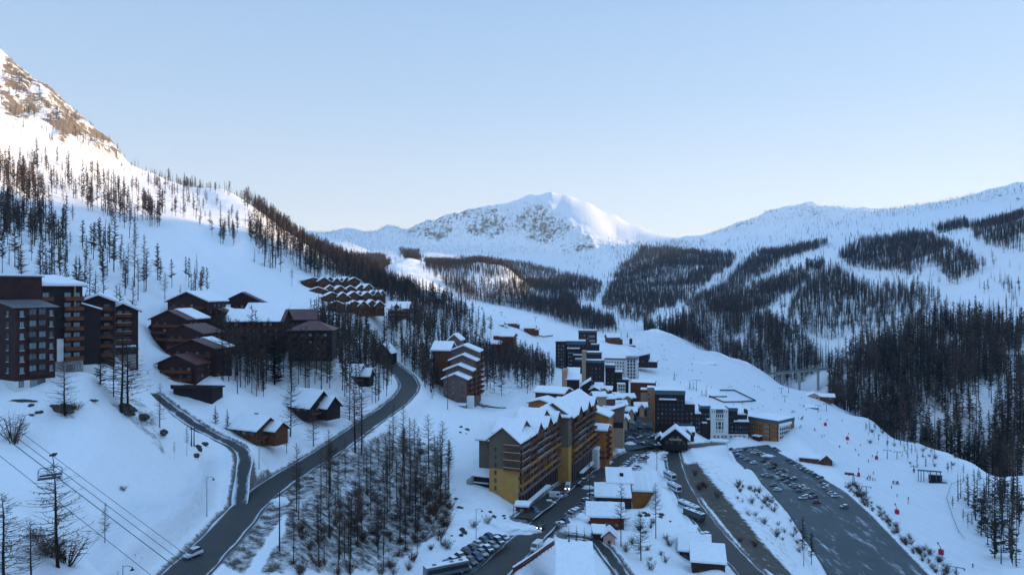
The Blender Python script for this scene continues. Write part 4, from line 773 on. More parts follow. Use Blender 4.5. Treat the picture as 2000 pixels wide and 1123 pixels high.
# --- buildings behind and beside the yellow one
x, y, z = P(1163,899,332)
b = B('orange_chalet_block','orange timber apartment house with two snow roofs beside the yellow building','building',(x,y,z),-18)
b.gable(-4.9,4.9,0,10,-4,14.2,1.6,M_orange,'x',snow=.75,over=.9,roofm=M_wood).shed(-5.4,4.6,10.01,22,-4,22,18.6,M_orange,snow=.7,axis='x').balc('r',4.9,1,9,[1+2.7*i for i in range(5)],M_red,d=1.4).wins('f',0,[-2.5,1.5],[9.4,11.9],.6,1,frame=M_frameb).wins('r',4.9,[3,7],[1.4+2.7*i for i in range(5)],1.1,1.4)
b.wall(-5,2.2,-6,-.01,-4,6.2,M_white,'terrace'); MB().box(-5.2,2.4,-6.2,-.02,6.203,7).build('terrace_snow',M_snow,b.root,bevel=.25); b.balc('f',-.01,1,4.6,[1.4,4.1],M_red)
for i, (u, v, D, W, zt, dep, rot, lb) in enumerate([(1073,806,372,16,-53.8,12,-24,'upper orange-brown chalet block with broad snow roof behind the yellow building'),(1055,806,360,13,-57.5,10,-24,'orange-brown chalet block with snow hood left of the stepped row'),(1098,808,362,7,-57.8,9,-24,'small stepped chalet unit with rounded snow roof, first right of the broad roofs'),
   (1111,812,356,7,-60.5,9,-24,'small stepped chalet unit with rounded snow roof, middle of the stepped row'),(1125,818,350,7,-63.3,9,-24,'small stepped chalet unit with rounded snow roof, lowest of the stepped row')]):
    x, y, z = P(u,v,D); b = B('chalet_block', lb, 'building', (x,y,z), rot); b.gable(-W/2,W/2,0,dep,-5,zt-z-1.8,1.8,M_orange if i else M_wood,'x' if i != 1 else 'y',snow=.8,over=1,roofm=M_wood).wins('f',0,fr(3,-W/2,W/2),[zt-z-4.6],1,1.2).balc('f',0,-W/2+.5,W/2-.5,[zt-z-5.4],M_rail)
# --- near huts at the bottom of the picture
x, y, z = P(1259,984,288)
b = B('timber_house','tall timber house with orange board wall beside the bus road','building',(x,y,z),-6,sub=True); b.gable(-4.7,4.9,0,13,-4,5.2,4.4,M_orange,'x',snow=.8,over=.8,roofm=M_brown,asym=.9).wins('f',0,[-3,2.4],[5],.8,1)
x, y, z = P(1212,993,264)
b = B('timber_house','low L-shaped timber house with flat snow roofs and a round vent','building',(x,y,z),-6,sub=True); b.shed(-9,3.4,0,8,-4,4.0,6.4,M_brown,snow=.7).shed(-4.5,4.6,8.01,20,-4,7.0,9.4,M_brown,snow=.7).wins('r',4,[1.5,3.5],[1,3],.9,1).wins('r',4.6,[7,10,12],[2,4.6],.9,1.1)
MB().tube((1,13,8.4),(1,13,9.9),.8,.8,12).build('roof_vent',M_dark,b.root)
x, y, z = P(1184,1034,240)
b = B('barn','long red-brown barn with smooth snow roof next to the pink hut','barn',(x,y,z),-5,sub=True); b.gable(-6.3,6,0,8,-3,4.1,2.6,M_red,'x',snow=.8,over=.5,roofm=M_red,asym=.8).wins('f',0,[-4,0,3.6],[1.2],.9,.9)
x, y, z = P(1190,1063,222)
b = B('pink_hut','small pink rendered hut with a snow gable roof below the red-brown barn','hut',(x,y,z),-8,sub=True); b.gable(-1.9,1.9,0,4,-4,2.4,1.7,M_pink,'y',snow=.6,over=.6,roofm=M_dark).wins('f',0,[0],[.4],.7,.8).shed(-5.2,-1.91,1,5,-4,2.8,3.6,M_brown,snow=.6)
x, y, z = P(1124,1125,186)
b = B('hall','low hall with a large smooth snow roof at the bottom edge','building',(x,y,z+1.2),-3,sub=True); b.gable(-4.9,4.3,-9,8,-6,2.0,3.2,M_brown,'x',snow=.8,over=.5,roofm=M_brown,asym=.85).wins('f',-9,[-2,2],[.4],1,1); MB().tube((-1.6,5,4.6),(-1.6,5,6.4),.25,.25,8).build('chimney',M_dark,b.root)
x, y, z = P(1357,1096,228)
b = B('timber_house','brown house with notched snow roof beside the bus road','building',(x,y,z),-14,sub=True); b.gable(-4.8,4.8,0,10,-3,3,3.2,M_brown,'x',snow=.8,over=.5,roofm=M_brown,asym=.6,chimney=(2.6,6)).gable(-3,1,6,12,-3,2.6,1.6,M_brown,'x',snow=.8,over=.4).wins('f',0,[-3,0,3],[.7],1,1)
x, y, z = P(1384,1128,212)
b = B('timber_house','brown house with smooth snow roof cut by the bottom edge','building',(x,y,z),-12,sub=True); b.gable(-4.8,4.8,0,9,-3,4.4,2.8,M_brown,'x',snow=.8,over=.5,roofm=M_brown,asym=.8).wins('f',0,[-2,2],[1],1,1)
x, y, z = P(1343,1052,244)
b = B('shed','small shed buried under a snow cap on the slope beside the bus road','shed',(x,y,z),-22); b.shed(-2.4,2.4,0,5,-2,1.6,2.4,M_brown,snow=.9,over=.3)
# --- ski area buildings
x, y, z = P(1593,905,438)
b = B('ski_hut','low wooden ski hut with pointed gable beside the car park','hut',(x,y,z),-22); b.shed(-9.5,3,0,6,-3,2.6,3.4,M_wood,snow=.7,over=.4).gable(3.01,9.5,-.6,7,-3,2.6,3.0,M_wood,'y',snow=.6,over=.9,roofm=M_wood).wins('f',0,[-7,-3,1],[.7],1.2,1)
x, y, z = P(1603,781,628)
b = B('ski_lodge','ski lodge with pinkish walls and wide snow roof near the ravine edge','building',(x,y,z),-16); b.gable(-10,-1,0,9,-3,3.4,2.2,M_pink,'y',snow=.6,over=1.2,roofm=M_wood).gable(-.99,11,1,8,-3,3,1.8,M_wood,'x',snow=.6,over=1).wins('f',0,[-8,-5.5,-3],[.8],1.4,1.6).wins('f',1,[2,5,8],[.8],1.4,1.2)
for (u,v,D,W,lb) in [(1376,716,722,22,'long low mountain restaurant with grey roof on the ski run'),(1303,701,752,18,'cluster of lift huts on the open ski run above the red building'),(1231,679,755,10,'lift terminal with a small dark tower on the ski run behind the towers'),(1586,802,575,9,'dark snow groomer shed on the ski run left of the lodge'),(1340,729,705,9,'small wooden hut on the ski run below the long restaurant')]:
    x, y, z = P(u,v,D); b = B('ski_building', lb, 'building', (x,y,z), -12); b.gable(-W/2,W/2,0,7,-3,2.6,1.4,M_dark,'x',snow=.35,over=.8,roofm=M_slate).wins('f',0,fr(4,-W/2,W/2),[.7],1.3,1.1)
    if 'tower' in lb: b.wall(-1,2,1,4,2.8,9.5,M_dark,'turret')
    if 'cluster' in lb or 'long' in lb: b.gable(-W/2-9,-W/2-2,3,8,-3,1.8,1.8,M_wood,'x',snow=.4)
x, y, z = P(1817,940,398)
b = B('lift_station','dark open lift station of posts and crossbeams on the white ski bench','lift station',(x,y,z),-20,r=5); m_ = MB()
for px_ in (-6,-4.6,-3.2,0,3,5): m_.box(px_-.18,px_+.18,-.2,.2,-1,5.6)
m_.box(-6.4,5.6,-.35,.35,5.6,6.3).build('frame',M_teal,b.root); b.gable(0,6,1,5,-1,4,1,M_dark,'x',snow=.1,over=.6,roofm=M_teal).wall(-1,8,-2,-1,-1,.6,M_dark,'platform')
# --- road bridge over the ravine
A_ = Vector(P(1490,730,800)); B_ = Vector(P(1628,718,775)); d_ = B_-A_; L_ = d_.length
b = B('road_bridge','concrete road bridge with pale railing crossing the ravine to the forest','bridge',tuple(A_),0,r=0); b.root.rotation_euler = (0,0,math.atan2(d_.y,d_.x)); zr = d_.z
MB().add([(0,-4,-1.6),(L_,-4,-1.6+zr),(L_,4,-1.6+zr),(0,4,-1.6),(0,-4,0),(L_,-4,zr),(L_,4,zr),(0,4,0)],[(0,3,2,1),(4,5,6,7),(0,1,5,4),(1,2,6,5),(2,3,7,6),(3,0,4,7)]).build('deck',M_stone,b.root)
MB().add([(0,-4.2,.01),(L_,-4.2,zr+.01),(L_,-3.9,zr+.01),(0,-3.9,.01),(0,-4.2,1.2),(L_,-4.2,zr+1.2),(L_,-3.9,zr+1.2),(0,-3.9,1.2)],[(0,3,2,1),(4,5,6,7),(0,1,5,4),(1,2,6,5),(2,3,7,6),(3,0,4,7)]).build('railing',M_teal,b.root)
MB().add([(0,-3.8,.02),(L_,-3.8,zr+.02),(L_,3.8,zr+.02),(0,3.8,.02),(0,-3.8,.4),(L_,-3.8,zr+.4),(L_,3.8,zr+.4),(0,3.8,.4)],[(0,3,2,1),(4,5,6,7),(0,1,5,4),(1,2,6,5),(2,3,7,6),(3,0,4,7)]).build('snow_layer',M_snow,b.root)
for t in (.28,.52,.78):
    zt = zr*t-1.6; MB().box(L_*t-1.2,L_*t+1.2,-3,3,zt-34,zt).build('pier',M_stone,b.root)
# ---------------------------------------------------------------- trees
def bark(name, c1, c2):
    m = bpy.data.materials.new(name); m.use_nodes = True; n = m.node_tree.nodes; l = m.node_tree.links; b = n['Principled BSDF']
    b.inputs['Roughness'].default_value = 0.9; b.inputs['Specular IOR Level'].default_value = 0.1
    oi = n.new('ShaderNodeObjectInfo'); at = n.new('ShaderNodeAttribute'); at.attribute_name = 'tint'
    a = n.new('ShaderNodeMath'); a.operation = 'ADD'; l.new(oi.outputs['Random'], a.inputs[0]); l.new(at.outputs['Fac'], a.inputs[1])
    f = n.new('ShaderNodeMath'); f.operation = 'FRACT'; l.new(a.outputs[0], f.inputs[0])
    mx = n.new('ShaderNodeMix'); mx.data_type = 'RGBA'; l.new(f.outputs[0], mx.inputs[0]); mx.inputs[6].default_value = (*c1, 1); mx.inputs[7].default_value = (*c2, 1)
    l.new(mx.outputs[2], b.inputs['Base Color']); return m
M_bark = bark('larch_bark', (0.016,0.012,0.010), (0.034,0.025,0.019))
M_twig = bark('larch_twigs', (0.036,0.031,0.030), (0.125,0.084,0.064))
M_needle = bark('conifer_needles', (0.010,0.017,0.012), (0.036,0.042,0.022))
M_brush = bark('shrub_twigs', (0.055,0.028,0.018), (0.11,0.06,0.036))
def tree_arrays(H, crown0, spread, nb, ntw, kind, rng, tw=0.05, trunk_r=0.17, sides=5, seg=2, lean=0.0):
    """returns (verts, tris, material index): trunk 0, crown 1"""
    V = []; Fc = []; mi = []
    def tube(p, q, r0, r1, s, m):
        d = q-p; d = d/np.linalg.norm(d); u = np.cross(d, [0.3,0.9,0.1]); u /= np.linalg.norm(u); w_ = np.cross(d, u); b = len(V)
        for pp, r in ((p, r0), (q, r1)):
            for k in range(s): t = 2*math.pi*k/s; V.append(pp+(u*math.cos(t)+w_*math.sin(t))*r)
        for k in range(s):
            k2 = (k+1) % s; Fc.append((b+k,b+k2,b+s+k2)); Fc.append((b+k,b+s+k2,b+s+k)); mi.extend((m, m))
    tri = lambda a, b_, c, m: (V.extend((a, b_, c)), Fc.append((len(V)-3,len(V)-2,len(V)-1)), mi.append(m))
    wob = lambda z: np.array([math.sin(z*0.35+lean*3)*0.12*z/H+lean*z*0.03, math.cos(z*0.3)*0.1*z/H, z])
    zs = np.linspace(-0.8, H, 4 if sides <= 3 else 6)
    for a, b_ in zip(zs[:-1], zs[1:]): tube(wob(a), wob(b_), trunk_r*(1-max(a,0)/H)**0.8+0.015, trunk_r*(1-b_/H)**0.8+0.012, sides, 0)
    for i in range(nb):
        f = crown0+(1-crown0)*((i+rng.random())/nb)**0.92; z = f*H; az = rng.random()*6.283
        g = (f-crown0)/(1-crown0)
        prof = min(1.0, 0.62+g*2.6)*(1-g)**0.62+0.05
        if kind == 'conifer': prof = (1-g)**0.85+0.05
        L = spread*prof*rng.uniform(0.55, 1.12); d = np.array([math.cos(az), math.sin(az), 0]); side = np.array([-d[1], d[0], 0])
        p = wob(z); droop = rng.uniform(-0.28, 0.02) if kind == 'larch' else rng.uniform(-0.35,-0.1)
        if kind == 'pine': droop = rng.uniform(-0.1, 0.35)
        up = 0.30*g
        pts = [p]
        for k in range(1, seg+1):
            t = k/seg; pts.append(p+d*L*t+np.array([0,0,L*((droop+up)*t+0.34*t*t)])+side*L*0.07*rng.uniform(-1,1))
        if kind == 'larch':
            if seg > 1:
                for k in range(seg): tube(pts[k], pts[k+1], 0.045*(1-k/seg)*(0.5+L/spread*0.6)+0.008, 0.045*(1-(k+1)/seg)*(0.5+L/spread*0.6)+0.007, 3, 1)
            else:
                a_ = rng.uniform(0, 3.14); sv = side*math.cos(a_)+np.array([0,0,math.sin(a_)]); tri(pts[0]+sv*tw*1.6, pts[0]-sv*tw*1.6, pts[-1], 1)
            for k in range(ntw):
                t = rng.uniform(0.15, 1.0); j = min(int(t*seg), seg-1); q = pts[j]+(pts[j+1]-pts[j])*(t*seg-j); s_ = rng.choice([-1,1])
                ln = L*rng.uniform(0.16,0.36)*(1.15-0.5*t); v = (d*rng.uniform(.3,.9)+side*s_*rng.uniform(.3,1)+np.array([0,0,rng.uniform(-.55,.55)])); v = v/np.linalg.norm(v)*ln
                pw = np.cross(v, [0.2,0.3,1]); pw = pw/np.linalg.norm(pw)*tw*0.5
                tri(q+pw, q-pw, q+v, 1)
        else:
            nn = max(ntw, 1)
            for k in range(nn):
                t = (k+1)/nn; q = p+(pts[-1]-p)*(t-1/nn)*0.9; e = p+(pts[-1]-p)*t+np.array([0,0,-0.12*L*rng.random()]); wv = side*L*0.26*(1.15-t*0.5)*rng.uniform(.7,1.2)
                tri(q+wv+np.array([0,0,-L*.06]), q-wv+np.array([0,0,-L*.10]), e, 1)
                if nn > 1: q2 = q+np.array([0,0,-.1*L]); tri(q2, q+side*L*0.30*rng.choice([-1,1])+d*L*.2+np.array([0,0,-.14*L]), e, 1)
    return np.array(V, np.float32), np.array(Fc, np.int32), np.array(mi, np.int32)
def split_mesh(arr, nmT, nmC, mT, mC):
    V, Fc, mi = arr; out = []
    for k, (nm, m) in enumerate(((nmT, mT), (nmC, mC))):
        f = Fc[mi == k]; us, inv = np.unique(f, return_inverse=True); out.append(mesh_np(nm, V[us], inv.reshape(f.shape), m, parent=False))
    return out
rg = np.random.default_rng(11)
P_near = []
for (H,c0,sp,nb) in [(15,.14,3.5,115),(15,.24,3.0,105),(15,.36,2.9,104),(15,.42,2.8,96),(15,.28,2.9,110),(15,.16,3.0,105)]:
    P_near.append(split_mesh(tree_arrays(H,c0,sp,nb,14,'larch',rg,tw=0.07,trunk_r=.14,seg=3,lean=rg.uniform(-1,1)), 'trunk','crown',M_bark,M_twig))
P_mid = []
for (H,c0,sp,nb) in [(15,.18,3.0,70),(15,.3,2.7,62),(15,.4,2.6,54),(15,.46,2.5,50),(15,.22,2.7,66)]:
    P_mid.append(split_mesh(tree_arrays(H,c0,sp,nb,9,'larch',rg,tw=0.085,trunk_r=.14,sides=4,seg=1,lean=rg.uniform(-1,1)), 'trunk','crown',M_bark,M_twig))
P_con = [split_mesh(tree_arrays(12,.06,sp,nb,4,'conifer',rg,trunk_r=.17,seg=1), 'trunk','crown',M_bark,M_needle) for sp,nb in ((2.5,110),(2.1,100),(2.8,115))]
P_conm = [split_mesh(tree_arrays(12,.08,sp,nb,2,'conifer',rg,trunk_r=.17,sides=3,seg=1), 'trunk','crown',M_bark,M_needle) for sp,nb in ((2.5,50),(2.1,46))]
far_l = [tree_arrays(15,c0*.8,sp*1.3,54,4,'larch',rg,tw=0.17,trunk_r=.15,sides=3,seg=1) for c0,sp in ((.2,2.5),(.3,2.2),(.4,2.2),(.25,2.0),(.45,2.4))]
far_c = [tree_arrays(13,.08,sp,44,1,'conifer',rg,trunk_r=.2,sides=3,seg=1) for sp in (2.6,2.1)]
def shrub_arrays(H, n, rng, tw=.04):
    V = []; Fc = []
    for i in range(n):
        az = rng.random()*6.283; sp = rng.uniform(.1,.75); d = np.array([math.cos(az)*sp, math.sin(az)*sp, 1.0])*H*rng.uniform(.5,1.05); p = np.array([math.cos(az),math.sin(az),0])*rng.random()*.3; side = np.array([-math.sin(az),math.cos(az),0])
        e = p+d; pw = side*tw; V.extend((p+pw-[0,0,.3], p-pw-[0,0,.3], e)); Fc.append((len(V)-3,len(V)-2,len(V)-1))
        for k in range(9):
            t = rng.uniform(.2,.95); q = p+d*t; v = np.array([rng.normal(),rng.normal(),rng.uniform(.2,1.4)]); v = v/np.linalg.norm(v)*H*rng.uniform(.12,.32); pw = np.cross(v,[1,.3,.2]); pw = pw/np.linalg.norm(pw)*tw*.7
            V.extend((q+pw,q-pw,q+v)); Fc.append((len(V)-3,len(V)-2,len(V)-1))
    return np.array(V,np.float32), np.array(Fc,np.int32)
P_shr = [mesh_np('bare_shrub', *shrub_arrays(2.4, n, rg), M_brush, parent=False) for n in (26,34,20)]
far_s = [shrub_arrays(2.4, 9, rg, .1) for _ in range(3)]
def put_tree(proto, name, x, y, h, H0, label, cat, group=None, sink=0.2, wide=1.0):
    o = empty(name, (x, y, float(gz(x, y))-sink), random.random()*6.28, label, cat, group); s = h/H0; o.scale = (s*wide, s*wide, s)
    for me, nm in zip(proto, ('trunk', 'crown')): link(bpy.data.objects.new(nm, me), o)
    return o
# forests: outline on the picture, share of the 5 m grid that is planted, share of dark conifers, height
FOR = [
 ([(0,329),(58,347),(98,400),(107,436),(133,467),(147,507),(120,535),(0,530)],.42,.25,14,'larch'),
 ([(0,530),(120,535),(150,560),(60,560),(0,550)],.25,.2,13,'larch'),
 ([(0,285),(49,300),(60,345),(0,330)],.10,.1,13,'larch'),
 ([(49,305),(165,340),(285,378),(285,391),(240,395),(147,395),(67,362)],.20,.15,13,'larch'),
 ([(67,365),(147,398),(213,400),(267,431),(285,471),(280,489),(231,458),(191,427)],.16,.15,14,'larch'),
 ([(267,395),(311,400),(311,445),(275,440)],.28,.1,15,'larch'),([(290,360),(400,372),(415,400),(400,430),(350,425),(300,395)],.20,.2,12,'larch'),
 ([(423,430),(450,430),(455,476),(430,476)],.25,.0,13,'larch'),([(400,365),(480,385),(500,405),(480,440),(430,420)],.10,.3,10,'larch'),
 ([(480,395),(552,430),(548,500),(535,538),(500,490),(478,455)],.40,.35,13,'larch'),
 ([(490,385),(560,440),(600,462),(650,495),(720,515),(720,555),(650,545),(600,535),(548,500),(510,430)],.42,.3,13,'larch'),
 ([(151,475),(222,480),(240,570),(289,570),(285,490),(300,500),(300,600),(187,560)],.32,.2,15,'larch'),
 ([(320,545),(410,545),(415,590),(330,585)],.3,.1,12,'larch'),
 ([(160,262),(235,300),(240,312),(205,312),(150,280)],.9,.5,6,'conifer'),([(60,160),(130,205),(205,275),(160,262),(60,220),(0,150),(0,100)],.45,.35,5,'conifer'),
 ([(0,150),(60,220),(110,250),(60,290),(0,240)],.10,.8,8,'conifer'),([(90,230),(150,280),(200,300),(160,310),(80,270)],.2,.8,7,'conifer'),
 ([(240,315),(430,375),(400,385),(280,350),(150,300)],.06,.4,9,'conifer'),
 ([(620,480),(700,525),(790,560),(835,590),(825,640),(790,622),(740,580),(690,560),(600,540)],.55,.45,13,'larch'),
 ([(640,630),(700,640),(745,690),(765,745),(740,755),(700,735),(660,715),(620,700)],1.3,.05,13,'larch'),
 ([(430,700),(520,700),(640,700),(700,740),(690,760),(610,745),(540,745),(430,740)],.5,.02,15,'larch'),
 ([(430,690),(560,700),(560,780),(440,790)],.14,.1,13,'larch'),([(700,735),(745,755),(752,790),(700,800),(650,770)],.35,.05,13,'larch'),
 ([(745,640),(840,640),(860,700),(830,760),(800,735),(775,700)],.6,.15,13,'larch'),
 ([(790,610),(850,585),(900,612),(935,640),(945,700),(900,705),(850,665),(800,640)],.55,.4,13,'larch'),
 ([(930,700),(990,700),(1050,715),(1085,755),(1060,775),(1000,785),(945,790),(935,745)],.62,.2,13,'larch'),
 ([(830,720),(862,760),(870,800),(845,790),(820,740)],.4,.05,13,'larch'),
 ([(590,1010),(640,960),(700,925),(780,900),(870,890),(885,1000),(830,1075),(760,1123),(560,1123)],.50,.0,15,'larch'),
 ([(860,552),(920,556),(1040,556),(1120,580),(1130,606),(1200,632),(1212,662),(1184,657),(1120,638),(1040,610),(960,593),(900,578)],.62,.35,13,'larch'),
 ([(940,532),(1032,520),(1120,540),(1180,560),(1160,590),(1120,584),(1040,556)],.26,.35,13,'larch'),
 ([(688,505),(748,500),(760,530),(720,545)],.5,.1,12,'larch'),([(785,490),(820,492),(815,510),(790,508)],.5,.2,12,'larch'),([(835,512),(930,506),(1032,520),(1030,540),(930,545),(860,552),(835,530)],.34,.05,11,'larch'),
 ([(1216,520),(1256,488),(1300,488),(1360,500),(1348,560),(1300,600),(1240,638),(1172,600),(1190,570)],.48,.4,13,'larch'),
 ([(1300,488),(1440,500),(1425,520),(1348,581),(1300,605)],.55,.3,13,'larch'),
 ([(1468,500),(1617,475),(1617,482),(1530,509),(1463,552),(1396,590),(1343,610),(1353,590),(1425,552)],.55,.4,13,'larch'),
 ([(1492,552),(1607,514),(1617,523),(1569,557),(1507,600),(1420,648),(1348,620)],.60,.35,14,'larch'),
 ([(1636,500),(1685,475),(1780,456),(1824,466),(1877,495),(1915,518),(1900,552),(1857,566),(1843,533),(1800,518),(1780,538),(1665,523)],.55,.5,13,'larch'),
 ([(1579,552),(1636,528),(1680,562),(1732,571),(1838,571),(1819,615),(1785,658),(1733,677),(1636,667),(1569,658),(1530,619),(1555,586)],.36,.45,15,'larch'),
 ([(1240,660),(1300,640),(1348,625),(1415,648),(1492,629),(1564,667),(1612,715),(1600,780),(1500,760),(1400,720),(1290,672),(1230,672)],.85,.35,17,'larch'),
 ([(1612,715),(1700,691),(1742,677),(1824,629),(1900,638),(1973,648),(2000,658),(2000,975),(1960,960),(1880,925),(1800,900),(1700,850),(1600,790),(1580,760)],.66,.42,20,'larch'),
 ([(1828,441),(1886,432),(1896,446),(1830,460)],.5,.6,12,'conifer'),([(1900,446),(2000,413),(2000,475),(1973,494),(1905,470)],.48,.5,12,'conifer'),
 ([(1950,552),(2000,552),(2000,620),(1960,610)],.2,.8,11,'conifer'),
 ([(1380,460),(1500,415),(1580,400),(1700,412),(1900,384),(2000,362),(2000,380),(1850,410),(1650,440),(1500,450)],.035,.7,9,'conifer'),
 ([(600,455),(830,436),(1000,400),(1060,390),(1120,440),(1180,490),(1000,500),(700,490)],.05,.7,8,'conifer'),([(1180,480),(1380,470),(1420,500),(1200,510)],.06,.6,9,'conifer'),
 ([(1860,960),(1900,1010),(1960,1090),(2000,1123),(2000,930),(1950,960)],.20,.45,13,'larch'),
 ([(1960,950),(2000,940),(2000,1123),(1965,1123),(1915,1040)],.42,.45,15,'larch'),
 ([(1280,480),(1640,440),(1900,440),(2000,480),(2000,660),(1300,640)],.014,.5,10,'larch'),([(1100,470),(1300,470),(1300,600),(1100,560)],.012,.5,10,'larch'),([(380,688),(640,688),(720,730),(720,765),(430,755)],.75,.03,17,'larch'),([(0,560),(60,560),(280,600),(290,640),(200,640)],.2,.2,13,'larch'),([(660,790),(760,700),(775,730),(740,790),(690,830)],.4,.02,15,'larch'),
 ([(1655,822),(1720,842),(1800,868),(1880,905),(1860,930),(1780,905),(1700,862)],.16,.05,4.2,'larch'),([(1815,905),(1880,912),(1940,940),(1900,950),(1830,930)],.30,.1,5,'larch'),([(1860,990),(1900,1010),(1930,1060),(1890,1030)],.35,.1,5,'larch'),
 ([(1510,1060),(1560,1050),(1580,1110),(1530,1115)],.14,.0,9,'larch'),
]
SHR = [([(560,1123),(590,1010),(700,960),(860,930),(880,1040),(800,1123)],.5),([(860,940),(890,1000),(880,1040),(840,1040),(830,980)],.6),([(820,1080),(960,1000),(1000,1020),(880,1075),(840,1123)],.10),([(1640,955),(1668,945),(1760,1035),(1875,1125),(1835,1125),(1730,1035)],.85),
 ([(1440,940),(1500,960),(1560,1040),(1600,1110),(1500,1040),(1440,990)],.2),([(1160,1123),(1300,1000),(1340,1040),(1440,1123)],.06),([(1335,900),(1400,960),(1490,1080),(1440,1060),(1380,990)],.12),([(1670,820),(1800,850),(1880,890),(1900,930),(1800,920),(1700,870)],.04),([(1870,970),(1990,1000),(1960,1060),(1890,1010)],.06),([(200,800),(340,840),(330,870),(230,820)],.12),([(1200,1060),(1290,1000),(1330,1090),(1260,1123)],.10)]
cell = 3.3; gx, gy = np.meshgrid(np.arange(-2400,2700,cell), np.arange(90,3400,cell)); gx = gx.ravel(); gy = gy.ravel()
k = (np.abs(gx)/gy < 0.80); gx = gx[k]; gy = gy[k]; rt = np.random.default_rng(5)
gx = gx+rt.uniform(-.5,.5,len(gx))*cell; gy = gy+rt.uniform(-.5,.5,len(gx))*cell
Zg = gz(gx, gy); uu, vv = uv_of(gx, gy, Zg); keep = (vv < 1260) & (uu > -60) & (uu < 2060); gx, gy, Zg, uu, vv = (a[keep] for a in (gx, gy, Zg, uu, vv))
# is the spot (or the tree's top) seen, or hidden behind a nearer rise?
azs = np.radians(np.arange(-38, 38, 0.2)); rr2 = RR[RR > 60]; A2, R2 = np.meshgrid(azs, rr2); Z2 = gz(R2*np.sin(A2), R2*np.cos(A2)); SL = np.maximum.accumulate(Z2/R2, axis=0)
ia = np.clip(((np.degrees(np.arctan2(gx, gy))+38)/0.2).astype(int), 0, len(azs)-1); rr_ = np.hypot(gx, gy); ir = np.clip(np.searchsorted(rr2, rr_)-3, 0, len(rr2)-1)
seen = (Zg+13)/rr_ > SL[ir, ia]
clear0 = ~((uu > 1490) & (uu < 1618) & (gy < 812) & (gy > 640) & (vv > 690))
rnd = rt.random(len(gx)); kind = np.full(len(gx), -1); hh = np.zeros(len(gx)); con = rt.random(len(gx)); clump = fbm(gx, gy, 48, 4)*1.35+0.12
clear = (lk(roadm, gx, gy) < 0.05) & clear0
BLOCK = []                                     # no tree inside a building
for cx_, cy_, ro_, a0_, a1_, b0_, b1_ in BUILD_RECTS:
    c_, n_ = math.cos(ro_), math.sin(ro_); lx = (gx-cx_)*c_+(gy-cy_)*n_; ly = -(gx-cx_)*n_+(gy-cy_)*c_
    clear &= ~((lx > a0_-2) & (lx < a1_+2) & (ly > b0_-2.2) & (ly < b1_+2))
jx = fbm(gx, gy, 70, 3)*np.clip(16000/rr_, 9, 26)
jx2 = fbm(gx+900, gy, 30, 3)*np.clip(52000/rr_, 30, 90)
for pl, p, cf, h, kd in FOR:
    m = inpoly(uu+jx, vv+jx*.5, pl) & clear & seen & (kind < 0)
    mu_, mv_ = np.mean([a[0] for a in pl]), np.mean([a[1] for a in pl]); h = h*(1.36 if mu_ > 1150 else 1.0 if mv_ > 850 or h < 7.5 else 1.05 if mu_ < 470 and mv_ < 580 else 1.25); p = p*(.66 if mu_ > 1150 else .72 if mu_ < 470 and mv_ < 580 else .85)
    q = np.minimum(p*1.12,1.15)*(np.clip(0.8+clump*1.0, .12, 1.4))*np.clip(.5+rr_/900, .5, 1.0)
    m2 = inpoly(uu+jx2, vv+jx2*.4+jx, pl) & clear & seen & (kind < 0) & ~m & (rnd < q*.28)
    m &= rnd < q; m |= m2
    if mu_ > 1350 and 650 < mv_ < 870: m &= gy > np.interp(uu, [1130,1200,1280,1400,1500,1600,1700,1800,1900,2000], [800,860,950,870,785,675,580,512,452,415])+14
    kind[m] = np.where(con[m] < cf*np.clip(1+clump[m]*1.5,.3,2), 1, 0); hh[m] = h*(0.45+0.85*rt.beta(3,2,m.sum()))
lit = (kind >= 0)
TX, TY, TH, TK = gx[lit], gy[lit], hh[lit], kind[lit]; TR = np.hypot(TX, TY); TU, TVv = uu[lit], vv[lit]
print('trees', len(TX), 'near', (TR < 450).sum(), 'cap idx', np.sort(TR[TK==0])[:301][-1])
order = np.argsort(TR/TH)
